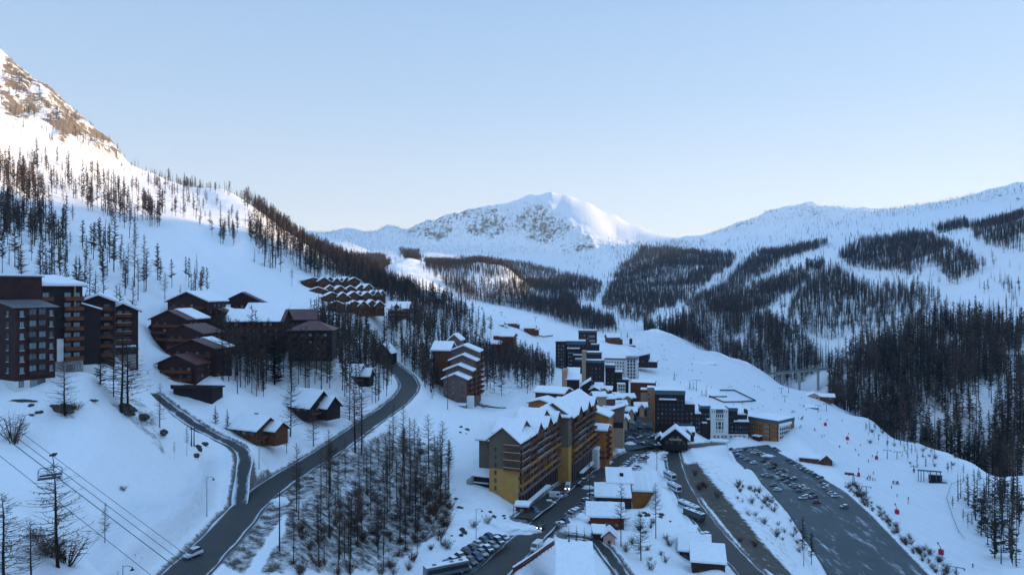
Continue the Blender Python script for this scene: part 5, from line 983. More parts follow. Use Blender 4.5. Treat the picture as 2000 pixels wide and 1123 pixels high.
LM = [(60,400,'high on the left slope above the brown flats'),(60,500,'on the left slope right above the grey-roofed flats'),(160,400,'along the sunlit edge of the left slope'),(160,520,'above the flats with the sunlit chimneys'),(240,540,'above the snowy path between flats and chalets'),(280,430,'in the diagonal strip crossing the left slope'),(350,395,'under the sunlit crest of the left slope'),(370,570,'right behind the stepped chalet cluster'),(440,440,'on the open slope left of the dark ridge wood'),
 (520,450,'in the dark wood on the left ridge'),(620,520,'in the ridge wood above the terraced chalets'),(440,720,'between the stepped cluster and the log chalet'),(510,720,'in front of the long brown residence'),(600,730,'below the hipped brown block'),(680,700,'around the long low chalet'),(720,650,'in the wood under the terraced chalets'),(740,760,'on the inside of the mountain road bend'),(800,700,'above the mountain road bend'),(840,640,'below the church'),(900,660,'above the mauve stepped house'),
 (850,760,'at the foot of the mauve stepped house'),(960,740,'right of the mauve stepped house'),(1030,750,'in the wood behind the yellow building'),(600,1060,'at the lower left of the steep grove'),(700,1080,'at the bottom of the steep grove'),(640,960,'on the road side of the steep grove'),(730,960,'in the middle of the steep grove'),(760,900,'at the top of the steep grove'),(840,1000,'on the right flank of the steep grove'),
 (930,1040,'on the snow bank above the roadside lot'),(1220,1040,'between the pink hut and the bus road'),(1300,1070,'on the bank left of the bus road'),(1400,980,'on the earth bank right of the bus road'),(1540,1080,'between bus road and car park at the bottom'),(1500,980,'on the snowy bank above the car park'),(1660,950,'by the drive head mast'),(1750,1060,'in the hedge right of the car park'),(1720,840,'at the ravine edge above the snow cannons'),(1850,900,'on the bench edge above the open lift station'),(1930,1010,'on the snow hump inside the rope fence'),
 (1980,1060,'at the lower right picture edge'),(1640,740,'beside the right end of the bridge'),(1700,760,'across the ravine from the ski lodge'),(1800,780,'across the ravine above the white bench'),(1900,820,'across the ravine above the lift station'),(1980,800,'across the ravine at the right picture edge'),(1850,680,'in the upper part of the big right-hand wood'),(270,820,'on the slope right of the dark rocks')]
def zone(u, v, r):
    t = min(LM, key=lambda q: (q[0]-u)**2+(1.3*(q[1]-v))**2)[2]
    if 560 <= u < 900 and v > 860: return t, 'larches of the steep grove'
    if u < 780 and v > 600: return t, 'larches around the chalets'
    if u < 700: return t, 'larches on the left slope'
    if u < 1120: return t, 'larches of the village wood'
    return t, 'trees across the ravine' if v <= 930 else 'trees at the foot of the ski run'
cnt = [0, 0]; used = np.zeros(len(TX), bool)
for i in order:
    kd = TK[i]; cap = (262, 200)[kd]
    if cnt[kd] >= cap: continue
    if TU[i] < -40 or TU[i] > 2040: continue
    cnt[kd] += 1; used[i] = True; zt, zg = zone(TU[i], TVv[i], TR[i]); sz = 'tall' if TH[i] > 17 else 'short' if TH[i] < 11 else 'medium-sized'
    if kd == 0:
        near = TR[i] < 300; pr = P_near if near else P_mid
        grove = TVv[i] > 860 and 560 < TU[i] < 900
        p = pr[random.choice([2,3,4,3] if grove or random.random() < .2 else [0,1,4,1] )] if near else pr[random.randrange(5)]
        put_tree(p, 'larch_tree', TX[i], TY[i], TH[i], 15, sz+' bare larch '+zt, 'tree', 'bare larches '+zt)
    else: put_tree((P_con if TR[i] < 320 else P_conm)[random.randrange(2)], 'conifer_tree', TX[i], TY[i], TH[i], 12, sz+' dark evergreen '+zt, 'tree', 'dark evergreens '+zt)
def merge(protos, xs, ys, hs, H0, name, mats, label, zs=None, wide=1.0):
    Vs = []; Fs = []; Ms = []; Ts = []; base = 0; which = rt.integers(0, len(protos), len(xs))
    for q, pr in enumerate(protos):
        k = which == q; n_ = k.sum()
        if n_ == 0: continue
        V0_, F0 = pr[0], pr[1]; s = (hs[k]/H0)[:,None]; a = rt.uniform(0, 6.28, n_)[:,None]; wd = rt.uniform(.85, 1.2, n_)[:,None]*wide
        x = (V0_[None,:,0]*np.cos(a)-V0_[None,:,1]*np.sin(a))*s*wd+xs[k][:,None]; y = (V0_[None,:,0]*np.sin(a)+V0_[None,:,1]*np.cos(a))*s*wd+ys[k][:,None]
        z = V0_[None,:,2]*s+gz(xs[k], ys[k])[:,None]-.3
        Vs.append(np.stack([x,y,z],-1).reshape(-1,3)); f = F0[None]+(np.arange(n_)*len(V0_))[:,None,None]+base; Fs.append(f.reshape(-1,3)); base += n_*len(V0_)
        Ms.append(np.tile(pr[2], n_) if len(pr) > 2 else np.zeros(len(F0)*n_, int)); Ts.append(np.repeat(rt.random(n_), len(V0_)))
    o = mesh_np(name, np.concatenate(Vs), np.concatenate(Fs), mats, mi=np.concatenate(Ms)); a = o.data.attributes.new('tint','FLOAT','POINT'); a.data.foreach_set('value', np.concatenate(Ts).astype(np.float32))
    return tag(o, label, kind='stuff')
k = ~used & (TK == 0); merge(far_l, TX[k], TY[k], TH[k], 15, 'larch_forest', [M_bark, M_twig], 'distant brown larch forest covering the valley sides')['category'] = 'forest'
k = ~used & (TK == 1); merge(far_c, TX[k], TY[k], TH[k], 13, 'conifer_forest', [M_bark, M_needle], 'distant dark green conifers scattered through the larch forest')['category'] = 'forest'
# shrubs
rnd = rt.random(len(gx)); sm = np.zeros(len(gx), bool)
for pl, p in SHR: sm |= inpoly(uu, vv, pl) & clear & (rnd < p) & seen
si = np.nonzero(sm)[0]; si = si[np.argsort(rr_[si])]; print('shrubs', len(si))
for c, i in enumerate(si[:295]):
    u_, v_ = uu[i], vv[i]
    zt, zg = ('in the steep grove between the two roads','shrubs of the steep grove') if u_ < 1000 and v_ > 860 else ('along the bank between car park and ski run','shrubs on the car park bank') if u_ > 1400 else ('on the snow slope near the huts','shrubs on the snow near the huts')
    o = link(bpy.data.objects.new('bare_shrub', P_shr[c % 3])); s = rt.uniform(.6,1.5); o.scale = (s*1.2, s*1.2, s); o.location = (gx[i], gy[i], float(Zg[i])-.15); o.rotation_euler = (0,0,rt.uniform(0,6.28))
    tag(o, ('large' if s > 1.2 else 'small' if s < .85 else 'middling')+' leafless brown shrub '+zone(u_, v_, 0)[0], 'shrub', 'bare shrubs '+zone(u_, v_, 0)[0])
if len(si) > 295:
    r_ = si[295:]; tag(merge(far_s, gx[r_], gy[r_], np.full(len(r_), 2.6), 2.4, 'shrub_thicket', [M_brush], 'sparse far brown shrubs on the snow', wide=1.2), cat='shrubs')
# ---------------------------------------------------------------- single trees that stand out
def at(u, v, D=None):
    if D is None:
        h_ = hit(u, v)
        if h_: return h_
        D = 300
    x, y, _ = PD(u, v, D); return (x, y, float(gz(x, y)))
def hero(kind, u, v, hpx, lab, idx=0, D=None, wide=1.0, name=None):
    x, y, z = at(u, v, D); h = hpx/F*y
    if kind == 'larch': return put_tree((P_near if y < 330 else P_mid)[idx % (6 if y < 330 else 5)], 'larch_tree', x, y, h, 15, lab, 'tree', wide=wide)
    return put_tree((P_con if y < 420 else P_conm)[idx % 2], 'conifer_tree', x, y, h, 12, lab, 'tree', wide=wide)
hero('larch',113,1108,208,'tall bare larch rising beside the hanging ski lift chair',0,wide=1.75)
hero('larch',8,1150,190,'bare larch cut by the left picture edge at the bottom',5,wide=1.7)
hero('larch',62,1145,135,'smaller bare larch between the edge larch and the tall one',1,wide=1.5)
hero('larch',205,1060,80,'slender pale larch sapling right of the tall larch at the lower left',4)
hero('larch',127,812,108,'lone bare larch on a dark rocky tuft below the brown apartment blocks',0,wide=1.75)
hero('larch',236,805,165,'tallest bare larch on the dark rocks right of the apartment blocks',1,wide=1.6)
hero('larch',250,808,150,'second bare larch on the dark rocks, leaning right',5,wide=1.6)
hero('larch',222,775,120,'bare larch close to the plain dark slab of flats',4)
hero('conifer',196,752,72,'dark spruce beside the white base of the slab of flats',0)
hero('larch',312,835,88,'bare larch above the upper end of the side lane',5,wide=1.1)
hero('larch',365,890,60,'thin young larch on the open snow left of the side lane',3,wide=.6)
hero('larch',340,898,38,'tiny larch sapling alone on the snow left of the side lane',3,wide=.6)
hero('conifer',421,826,36,'round dark fir left of the log chalet',0,wide=1.1); hero('conifer',444,838,44,'dark fir touching the log chalet roof',1)
hero('larch',612,872,74,'dense bushy larch at the upper roadside below the dark chalets',5,wide=1.5)
hero('larch',567,852,130,'tall bare larch in front of the dark twin-roofed chalet',0,wide=1.15)
hero('larch',560,885,60,'crooked bare larch on the snow hump beside the main road',1)
hero('larch',694,884,150,'left of two tall larches standing against the mountain road',2,wide=1.4); hero('larch',706,886,140,'right of two tall larches standing against the mountain road',5,wide=1.3)
hero('larch',838,925,118,'left bare larch on the crest of the grove below the road bend',0,wide=1.1); hero('larch',862,940,120,'right bare larch on the crest of the grove below the road bend',1,wide=1.2)
hero('larch',788,900,110,'bare larch with a full crown at the top middle of the grove',5); hero('larch',768,880,95,'bare larch with narrow crown near the top of the grove',4)
hero('larch',1252,1094,98,'large bare larch below the timber house, left of the bus road',0,wide=1.35); hero('larch',1281,1052,110,'thin tall larch right of the large one by the bus road',3,wide=.9)
hero('larch',1213,1068,125,'bare larch rising in front of the low timber houses',4,wide=.9); hero('larch',1151,988,118,'bare street larch between parked cars opposite the yellow building',2,wide=.9)
hero('larch',1262,905,60,'bare larch by the car-lined square beside the road fork',4,wide=1.2); hero('larch',1283,918,70,'slim bare larch left of the bus road near the fork',3)
for i, u in enumerate((1111,1126,1141,1156)): hero('conifer',u,1068,42+3*(i % 2),['leftmost','second from left','third from left','rightmost'][i]+' of the four dark slender firs behind the hall',1,wide=.62)
for i, (u,v,h) in enumerate([(1193,868,30),(1206,872,34),(1218,866,40),(1247,846,26),(1228,850,32)]): hero('conifer',u,v,h,['short fir below the mauve house, leftmost','fir below the mauve house, middle','tallest fir below the mauve house','round dark tree on the village square, right','dark tree on the village square, left'][i],0)
for i, (u,v,h) in enumerate([(1317,742,20),(1347,760,22),(1354,760,17),(1371,773,15),(1379,774,20),(1223,704,14)]): hero('conifer',u,v,h,['lone fir on the white run behind the white hotel','taller fir of the first pair on the run','shorter fir of the first pair on the run','shorter fir of the second pair above the snow fence','taller fir of the second pair above the snow fence','small dark fir near the lift station roof'][i],0)
hero('conifer',1791,912,42,'slender spruce on the bench left of the open lift station',1,wide=.7)
for i, (u,v,h) in enumerate([(265,482,48),(240,545,60),(285,570,85),(262,560,90),(322,585,55),(352,590,34),(378,590,46),(436,476,38),(570,560,36)]): hero('larch',u,v,h,['larch above the snowy gully on the left slope','bare larch in the lower thicket of the left slope','right one of the tall larch pair above the snowy path','left one of the tall larch pair above the snowy path','bare larch behind the snow roofed chalet block, leftmost','small bare larch behind the chalet block, middle','bare larch behind the chalet block, rightmost','solitary larch in the middle of the open slope','lone larch left of the top chalet row'][i],i,wide=1.2)
x_, y_, z_ = at(25,862); o = empty('leaning_tree',(x_,y_,z_-.3),0.6,'leafless spreading tree with two leaning stems on the snow at the left edge','tree'); o.scale=(3.2,3.2,2.9); me_ = P_shr[0]; link(bpy.data.objects.new('crown',me_),o); MB().tube((0,0,0),(.7,.1,1.9),.05,.02).tube((0,0,0),(-.5,0,1.9),.045,.02).build('trunk',M_bark,o)
for (u,v,s,lab) in [(128,1100,2.4,'dense rusty bush at the foot of the tall larch'),(95,1085,1.5,'small rusty bush left of the tall larch'),(72,1052,.9,'little brown bush on the snow left of the tall larch'),(240,958,.6,'tiny bush beside the groomed track'),(150,800,1,'brown bush on the rocky tuft under the lone larch'),(850,1005,2.2,'large rusty bush mass on the right flank of the grove'),(862,985,2.0,'rusty bush high on the right flank of the grove'),(868,1025,1.8,'rusty bush low on the right flank of the grove'),(840,975,2.0,'brown bush near the crest of the grove'),(650,885,1.2,'rust coloured bush at the roadside by the bushy larch')]:
    x_, y_, z_ = at(u,v); o = link(bpy.data.objects.new('bush', P_shr[1])); o.location = (x_,y_,z_-.2); o.scale = (s*1.5,s*1.5,s); tag(o,lab,'bush')
# ---------------------------------------------------------------- rocks and snow piles
M_rock = mat('dark_rock', (0.05,0.042,0.036), 0.9, noise=0.5, scale=1.5, col2=(.10,.085,.07), bump=.5)
def lump(name, x, y, z, sx, sy, sz, m, seed, rough=.3, rz=0):
    bm = bmesh.new(); bmesh.ops.create_icosphere(bm, subdivisions=4, radius=1)
    for q in bm.verts:
        n_ = float(fbm(np.array([q.co.x*2+seed*7]), np.array([q.co.y*2+q.co.z*1.7]), .8, 3)[0]); q.co *= 1+n_*rough
    bmesh.ops.scale(bm, vec=(sx,sy,sz), verts=bm.verts); me = bpy.data.meshes.new(name); bm.to_mesh(me); bm.free(); me.materials.append(m); me.polygons.foreach_set('use_smooth',[m is M_snow]*len(me.polygons))
    o = link(bpy.data.objects.new(name, me)); o.location = (x,y,z); o.rotation_euler = (0,0,rz); return o
for i, (u,v,a,b_,c,rz,lab) in enumerate([(122,800,3.4,1.6,1.1,-.3,'dark rocky tuft under the lone larch below the apartment blocks'),(245,800,4.4,2,1.5,-.7,'large dark rock outcrop under the tall larch pair'),(278,815,3.6,1.2,.9,-.8,'narrow dark rock ledge right of the large outcrop'),(318,845,3.0,1.0,.7,-.9,'dark rocks descending towards the side lane'),(40,783,3.2,.6,.35,.1,'flat dark rock streak in the snow below the grey-roofed block'),(180,782,1.4,.5,.3,0,'small dark rock in the snow left of the large outcrop'),(897,992,1.2,.9,.6,.4,'dark boulder in the snow right of the grove'),(890,975,.8,.6,.5,.2,'upper dark boulder right of the grove')]):
    x_, y_, z_ = at(u,v); tag(lump('rock_outcrop',x_,y_,z_+.0,a,b_,c,M_rock,i,.55,rz),lab,'rock')
for i, (u,v,a,b_,c,lab) in enumerate([(548,983,2.7,2.2,1.6,'rounded snow pile at the edge of the mountain road'),(1012,1040,7,3.6,2.4,'big lumpy snow bank where the parking meets the street'),(980,1036,6,3,2.0,'snow bank behind the parked vehicles at the bottom'),(1150,955,3,2.4,1.2,'snow pile between cars in front of the orange block'),(1232,868,3.4,2.6,1.3,'snow pile on the village square beside the fir'),(1295,885,3,1.6,1.0,'snow pile at the road fork'),
    (1180,905,4,2.6,1.5,'snow heap below the terrace of the orange block'),(1130,1012,4,2.2,1.5,'round snowy bush mound beside the street bend'),(1500,892,5,2,1.4,'ploughed snow at the upper corner of the car park'),(1400,862,8,2.2,1.4,'long ploughed snow bank below the black wings')]):
    x_, y_, z_ = at(u,v); tag(lump('snow_pile',x_,y_,z_+.1,a,b_,c,M_snow,i+20,.35),lab,'snow pile')
WH = [('beside the main road bend',(640,905)),('on the verge below the road fork',(590,935)),('on the snow between the huts',(1240,1010)),('between huts and bus road',(1310,1010)),('above the roadside lot',(900,1040)),('below the yellow gable wall',(965,1010)),('on the slope under the mauve house',(900,840)),('near the side lane',(400,880)),('under the grey-roofed block',(60,800)),('by the car park corner',(1480,905))]
for i in range(40):
    w_, (u0_, v0_) = WH[i % 10]; x_, y_, z_ = at(u0_+random.uniform(-26,26), v0_+random.uniform(-12,12)); s_ = random.uniform(.4,1.2)
    if float(lk(roadm, np.array([x_]), np.array([y_]))[0]) > .2: continue
    tag(lump('boulder',x_,y_,z_,s_,s_*.8,s_*.6,M_rock,i+60,.5,random.random()*3),('small' if s_ < .8 else 'large')+' dark stone poking from the snow '+w_,'rock','stones '+w_)
# ---------------------------------------------------------------- vehicles
M_tyre = mat('tyre', (.02,.02,.02), .9); M_glass = mat('car_glass', (.02,.03,.035), .08, spec=.9); M_lamp = mat('lamp_cover', (.5,.5,.48), .2); M_lampon = mat('lit_headlight', (1,1,1), .3, emit=(1,.93,.8,5)); M_tail = mat('tail_light', (.35,.02,.02), .3)
PAINT = {k: mat('paint_'+k, c, .28, metal=.0, spec=.6) for k, c in dict(white=(.62,.63,.64), silver=(.32,.34,.36), grey=(.11,.12,.13), black=(.018,.018,.02), blue=(.03,.07,.16), red=(.32,.02,.03), teal=(.06,.13,.16)).items()}
def wheels(root, xs, hw, r=.33):
    for x in xs:
        for sgn in (-1,1):
            a = MB(); a.tube((x,sgn*(hw-.2),r),(x,sgn*hw,r),r,r,14); w_ = a.build('wheel', M_tyre, root)
            MB().tube((x,sgn*(hw+.002),r),(x,sgn*(hw+.02),r),r*.55,r*.5,10).build('rim', PAINT['silver'], w_)
def make_car(col, lit=False, snow=False, tall=0.0):
    r = empty('parked_car', (0,0,0)); t = tall
    pr = [(-2.12,.32),(2.1,.32),(2.16,.6),(2.0,.82),(1.1,.93),(-1.9,.95+t*.3),(-2.14,.8)]
    MB().extr(pr,'y',-.87,.87).build('body', PAINT[col], r, bevel=.1)
    g = MB(); L = [(1.05,.935),(.35,1.42+t),(-1.35,1.42+t),(-1.88,.955+t*.3)]; g.add([(x,-.80 if z < 1 else -.66,z) for x,z in L]+[(x,.80 if z < 1 else .66,z) for x,z in L],[(0,1,2,3),(7,6,5,4),(0,4,5,1),(2,6,7,3),(3,7,4,0)]); g.build('window_glass', M_glass, r)
    rf = MB().add([(.38,-.68,1.42+t),(.38,.68,1.42+t),(-1.38,.68,1.42+t),(-1.38,-.68,1.42+t),(.38,-.68,1.48+t),(.38,.68,1.48+t),(-1.38,.68,1.48+t),(-1.38,-.68,1.48+t)],[(0,1,2,3),(7,6,5,4),(0,4,5,1),(1,5,6,2),(2,6,7,3),(3,7,4,0)]).build('roof', PAINT[col], r)
    if snow: MB().box(-1.4,.4,-.7,.7,1.483+t,1.62+t).build('snow_cover', M_snow, r, bevel=.05); MB().box(1.15,2.0,-.75,.75,.9,1.0).build('snow_cover', M_snow, r, bevel=.04)
    wheels(r, (-1.35,1.35), .86)
    for sg_ in (-.62,.62):
        MB().box(2.12,2.2,sg_-.17,sg_+.17,.58,.76).build('headlight', M_lampon if lit else M_lamp, r); MB().box(-2.2,-2.12,sg_-.15,sg_+.15,.62,.8).build('tail_light', M_tail, r)
    return r
def make_van(col='white', lit=False):
    r = empty('van', (0,0,0)); MB().extr([(-2.6,.35),(2.55,.35),(2.6,.95),(1.9,1.2),(1.25,2.25),(-2.55,2.3)],'y',-.95,.95).build('body', PAINT[col], r, bevel=.1)
    MB().add([(1.93,-.85,1.25),(1.93,.85,1.25),(1.38,.8,2.1),(1.38,-.8,2.1)],[(0,1,2,3)]).box(.3,1.3,-.965,-.953,1.3,1.95).box(.3,1.3,.953,.965,1.3,1.95).build('window_glass', M_glass, r); wheels(r,(-1.6,1.65),.94,.36)
    for sg_ in (-.7,.7): MB().box(2.58,2.66,sg_-.16,sg_+.16,.75,.98).build('headlight', M_lampon if lit else M_lamp, r)
    return r
def make_bus(col='white', L=11.5):
    r = empty('bus', (0,0,0)); MB().box(-L/2,L/2,-1.27,1.27,.4,3.0).build('body', PAINT[col], r, bevel=.14); wd = MB(); wd.box(-L/2+.4,L/2-.5,-1.285,-1.273,1.35,2.4).box(-L/2+.4,L/2-.5,1.273,1.285,1.35,2.4).box(L/2+.003,L/2+.015,-1.1,1.1,1.1,2.5).box(-L/2-.015,-L/2-.003,-1.0,1.0,1.5,2.4).build('window_glass', M_glass, r)
    MB().box(-L/2+.15,L/2-.15,-1.1,1.1,3.004,3.09).build('roof_snow', M_snow, r)
    for q in (-.28,.12,.33): MB().box(L*q-.5,L*q+.5,-.45,.45,3.094,3.25).build('roof_hatch', PAINT['grey'], r)
    wheels(r,(-L*.3,L*.32),1.26,.48)
    for sg_ in (-.95,.95): MB().box(L/2+.002,L/2+.06,sg_-.18,sg_+.18,.6,.8).build('headlight', M_lamp, r)
    return r
protos = {}
def vehicle(kind, u, v, head, label, cat, group=None, z=None, D=None, name=None, **kw):
    key = (kind, tuple(sorted(kw.items())))
    if z is not None: x, y, zz = PZ(u, v, z)
    else:
        x, y, zz = at(u, v, D)
    if key in protos: r = copy_tree(protos[key])
    else: r = {'car':make_car,'van':make_van,'bus':make_bus}[kind](**kw); protos[key] = r
    r.name = name or {'car':'parked_car','van':'van','bus':'bus'}[kind]; r.location = (x,y,zz+.03); r.rotation_euler = (0,0,R_(head))
    for k_ in ('group',):
        if k_ in r: del r[k_]
    tag(r, label, cat, group); return r
cols = ['silver','grey','black','white','blue','black','grey','silver','teal','black','grey','silver']; rc = random.Random(3)
lot = [(140,290),(168,302),(196,318),(240,340),(120,262),(148,258),(182,256),(214,262),(232,280),(270,270),(282,288),(302,290),(322,310),(300,330),(350,338),(376,352),(330,352),(365,375),(392,390),(350,372),(430,392),(408,408),(435,430),(420,450),(455,464),(500,445),(470,440),(495,487),(535,523),(520,500),(580,508),(560,500),(610,541),(590,560),(632,566),(650,597),(560,569),(395,516),(370,486),(315,420),(345,430),
 (470,322),(492,338),(522,360),(560,380),(590,392),(612,404),(640,420),(672,436),(690,461),(705,486),(712,502),(738,522),(748,540),(768,556),(830,627),(90,255),(255,262),(380,250),(398,262)]
def car_row(A, Bq, n, head, where, grp, off=(0,0)):
    a = Vector(PZ(*A)); b_ = Vector(PZ(*Bq)); hd0 = math.degrees(math.atan2(b_.y-a.y, b_.x-a.x))
    for i in range(n):
        if rc.random() < .12: continue
        p = a.lerp(b_, (i+.5)/n); col = cols[rc.randrange(12)]; sn = rc.random() < .4; x = p.x+off[0]; y = p.y+off[1]
        r = vehicle('car', 1000, 900, hd0+head+rc.uniform(-4,4), '%s car%s parked %s' % (col, ' with snowy roof' if sn else '', where), 'car', grp, z=-80, name='parked_car', col=col, snow=sn, tall=.25 if rc.random() < .4 else 0.0)
        r.location = (x, y, max(p.z+.03, float(gz(x, y))+.03) if grp != 'cars in the roadside lot' else p.z+.03)
car_row((988,1050,-73.55),(890,1122,-73.55),9,62,'along the street edge of the roadside lot','cars in the roadside lot'); car_row((962,1048,-73.55),(868,1112,-73.55),8,66,'at the snowy back of the roadside lot','cars in the roadside lot')
car_row((1092,1030,-76.6),(1158,972,-80.5),12,52,'nose-in at the lower right kerb of the village street','cars parked along the streets'); car_row((1186,950,-83.4),(1246,893,-88.4),19,52,'nose-in at the upper right kerb of the village street','cars parked along the streets')
car_row((1213,945,-83.8),(1262,900,-88.4),12,-40,'in the second line right of the upper village street','cars parked along the streets')
for i, (a, b_) in enumerate(lot):
    u = 1400+a/3.333; v = 800+b_/3.333+3; col = 'red' if i in (14,35) else cols[rc.randrange(12)]; col = 'white' if i in (3,36,37,54) else col; sn = rc.random() < .35 and col != 'red'; tl = .25 if rc.random() < .4 else 0.0
    row = 'far right' if i >= 41 and i < 56 else ('top' if i >= 56 or a < 260 else 'middle')
    lab = 'red car in the large car park, '+('farther one' if i == 14 else 'nearest of its row') if col == 'red' else '%s car%s in the %s row of the large car park' % (col, ' with snowy roof' if sn else '', row)
    vehicle('car',u,v,rc.choice([8,188])+rc.uniform(-6,6),lab,'car','cars in the large car park',z=-109,name='parked_car',col=col,snow=sn,tall=tl)
for i, (u,v,h,col,lab) in enumerate([
   (1075,986,-10,'teal','greenish car parked by the yellow building arcade'),(1097,1000-30,-8,'silver','silver car in front of the white panel van'),(1128,951,20,'black','black car parked nose-out by the second arcade'),(1142,942,20,'grey','grey car parked nose-out by the second arcade'),(1152,934,25,'silver','silver car at the end of the second arcade'),
   (1402,1075,128,'silver','silver car parked beside the bus road near the brown houses'),(1378,1046,128,'teal','small teal car parked behind the coach'),(1045,1000,-60,'teal','car almost hidden beside the kiosk')]):
    vehicle('car',u,v,h,lab,'car','cars parked along the streets',name='parked_car',col=col,snow=(i % 3 == 0),tall=.2 if i % 2 else 0.0)
sq = [(1232,858),(1240,850),(1250,856),(1262,850),(1272,856),(1283,850),(1292,858),(1244,866),(1256,868),(1270,868),(1284,870),(1238,842),(1250,838),(1264,836),(1278,838),(1290,842),(1236,828),(1252,824),(1268,822),(1284,826)]
for i, (u,v) in enumerate(sq):
    col = cols[rc.randrange(12)]; sn = i % 2 == 0; vehicle('car',u,v,rc.choice([20,110,200]),'%s car%s parked on the crowded village square' % (col,' under snow' if sn else ''),'car','cars on the village square',z=-87.95,name='parked_car',col=col,snow=sn,tall=0.0)
vehicle('car',377,1086,-118,'white estate car driving down the left mountain road','car',z=-59.95,name='driving_car',col='white',snow=False,tall=.3)
vehicle('car',1057,1031,-112,'dark car with lit headlights driving down the village street','car',z=-76.3,name='driving_car',col='black',lit=True,snow=False,tall=0.1)
vehicle('van',1048,1073,-116,'white panel van driving down the village street','van',z=-75.2,name='driving_van',col='white')
vehicle('van',1086,972,-8,'white panel van parked across by the yellow building','van',col='white'); vehicle('van',1109,955,-100,'white van with lit headlights coming past the yellow building','van',col='white',lit=True); vehicle('van',1297,898,-80,'white camper van parked by the road fork','van',col='white')
vehicle('bus',1308,934,-76,'white bus at the roadside, farthest of the bus line','bus',z=-91.3,col='white',L=9.0); vehicle('bus',1317,957,-74,'white bus with dark front, second in the bus line','bus',z=-91.3,col='white',L=9.0)
vehicle('bus',1345,996,-66,'white-roofed bus at the kerb, third in the bus line','bus',z=-91.2,col='white',L=11.5); vehicle('bus',1356,1012,-60,'dark coach standing right in front of the third bus','bus',z=-91.0,col='black',L=10.0)
vehicle('bus',872,1122,28,'long white-roofed bus cut by the bottom edge','bus',z=-73.55,col='grey',L=12.0)
# ---------------------------------------------------------------- lamps, poles, fence, lift
M_steel = mat('lamp_steel', (.12,.20,.24), .4, metal=.6); M_blk = mat('black_metal', (.02,.025,.03), .5); M_cable = mat('cable', (.04,.05,.06), .6); M_redpad = mat('red_padding', (.40,.015,.05), .6, noise=.2, scale=3)
def lamp(u, v, hpx, label, D=None, side=1):
    x, y, z = at(u,v,D); h = hpx/F*y; r = empty('street_lamp',(x,y,z-.2),0,label,'street lamp','street lamps'); MB().tube((0,0,0),(0,0,h),.11,.06,8).build('pole',M_steel,r)
    a = MB(); a.path([(0,0,h-.25),(side*.8,0,h-.05),(side*1.7,0,h-.25)],.05).build('arm',M_steel,r); MB().tube((side*1.7,0,h-.3),(side*1.7,0,h-.62),.08,.14,8).tube((side*1.7,0,h-.62),(side*1.7,0,h-.85),.16,.42,10).build('lamp_shade',M_blk,r)
lamp(404,1008,79,'street lamp standing alone on the snow right of the groomed track'); lamp(240,1140,99,'street lamp near the bottom edge below the lift cables',D=128); lamp(506,917,59,'street lamp beside the side lane below the log chalet'); lamp(930,1056,64,'street lamp on the snow bank left of the kiosk'); lamp(1003,1003,42,'street lamp touching the yellow corner wall')
def pole(u, v, hpx, label, D=None):
    x, y, z = at(u,v,D); h = hpx/F*y; r = empty('utility_pole',(x,y,z-.3),0,label,'pole'); MB().tube((0,0,0),(0,0,h),.19,.1,8).build('shaft',M_bark,r); MB().box(-.7,.7,-.06,.06,h-.8,h-.65).build('crossarm',M_bark,r)
pole(546,1076,118,'tall dark pole rising through the verge right of the mountain road'); pole(374,872,40,'left of two short poles beside the open snow slope'); pole(379,872,42,'right of two short poles beside the open snow slope')
# the chair lift: four cables and one chair
def rope(p, q, r, label, sag=0.6):
    a = Vector(PD(*p)); b_ = Vector(PD(*q)); pts = []
    for i in range(25):
        t = i/24; c = a.lerp(b_, t); c.z -= sag*4*t*(1-t); pts.append(c)
    o = MB().path(pts, r, 5).build('lift_cable', M_cable); tag(o, label, 'cable', 'cables of the chair lift'); return pts
ext = lambda u0,v0,u1,v1,u: v0+(v1-v0)*(u-u0)/(u1-u0)
rope((-260,ext(52,852,354,1076,-260),66),(620,ext(52,852,354,1076,620),84),.026,'uppermost thin lift cable, the one carrying the chair',0)
rope((-260,ext(0,830,345,1088,-260),66),(560,ext(0,830,345,1088,560),84),.032,'second lift cable from the top',0)
rope((-260,ext(0,847,333,1099,-260),64),(560,ext(0,847,333,1099,560),80),.040,'third lift cable from the top, thickest',0)
rope((-260,ext(0,890,296,1123,-260),60),(560,ext(0,890,296,1123,560),76),.026,'lowest lift cable in the bottom left corner',0)
D_ = 73.2; x_, y_, z_ = PD(103,889.5,D_); s_ = D_/F
r = empty('chairlift_chair',(x_,y_,z_),R_(14),'empty four-seat chair hanging from the lift cable at the lower left','chairlift chair')
MB().box(-.28,.28,-.12,.12,-.05,.13).box(-.05,.42,-.06,.06,.1,.26).build('grip',M_blk,r); MB().path([(0,0,0),(.02,0,-.3),(.1,0,-.75),(.02,0,-1.02),(-.25,0,-1.2)],.045,8).build('hanger',M_steel,r)
fr_ = MB(); fr_.path([(-.3,0,-1.22),(-1.1,0,-1.28),(-1.33,0,-1.5),(-1.35,0,-2.2),(-1.2,-.25,-2.4)],.045,8).path([(-.3,0,-1.22),(.6,0,-1.12),(.85,0,-1.3),(.85,0,-2.05),(.75,-.25,-2.25)],.045,8).path([(-1.2,-.25,-2.4),(.75,-.25,-2.25)],.045,8).path([(-1.3,-.02,-1.62),(.1,-.02,-1.5)],.02,6); fr_.build('frame',M_steel,r)
MB().add([(-1.28,-.5,-2.42),(.82,-.5,-2.26),(.82,.05,-2.2),(-1.28,.05,-2.36),(-1.28,-.5,-2.32),(.82,-.5,-2.16),(.82,.05,-2.1),(-1.28,.05,-2.26)],[(0,3,2,1),(4,5,6,7),(0,1,5,4),(1,2,6,5),(2,3,7,6),(3,0,4,7)]).build('seat',M_blk,r,bevel=.03)
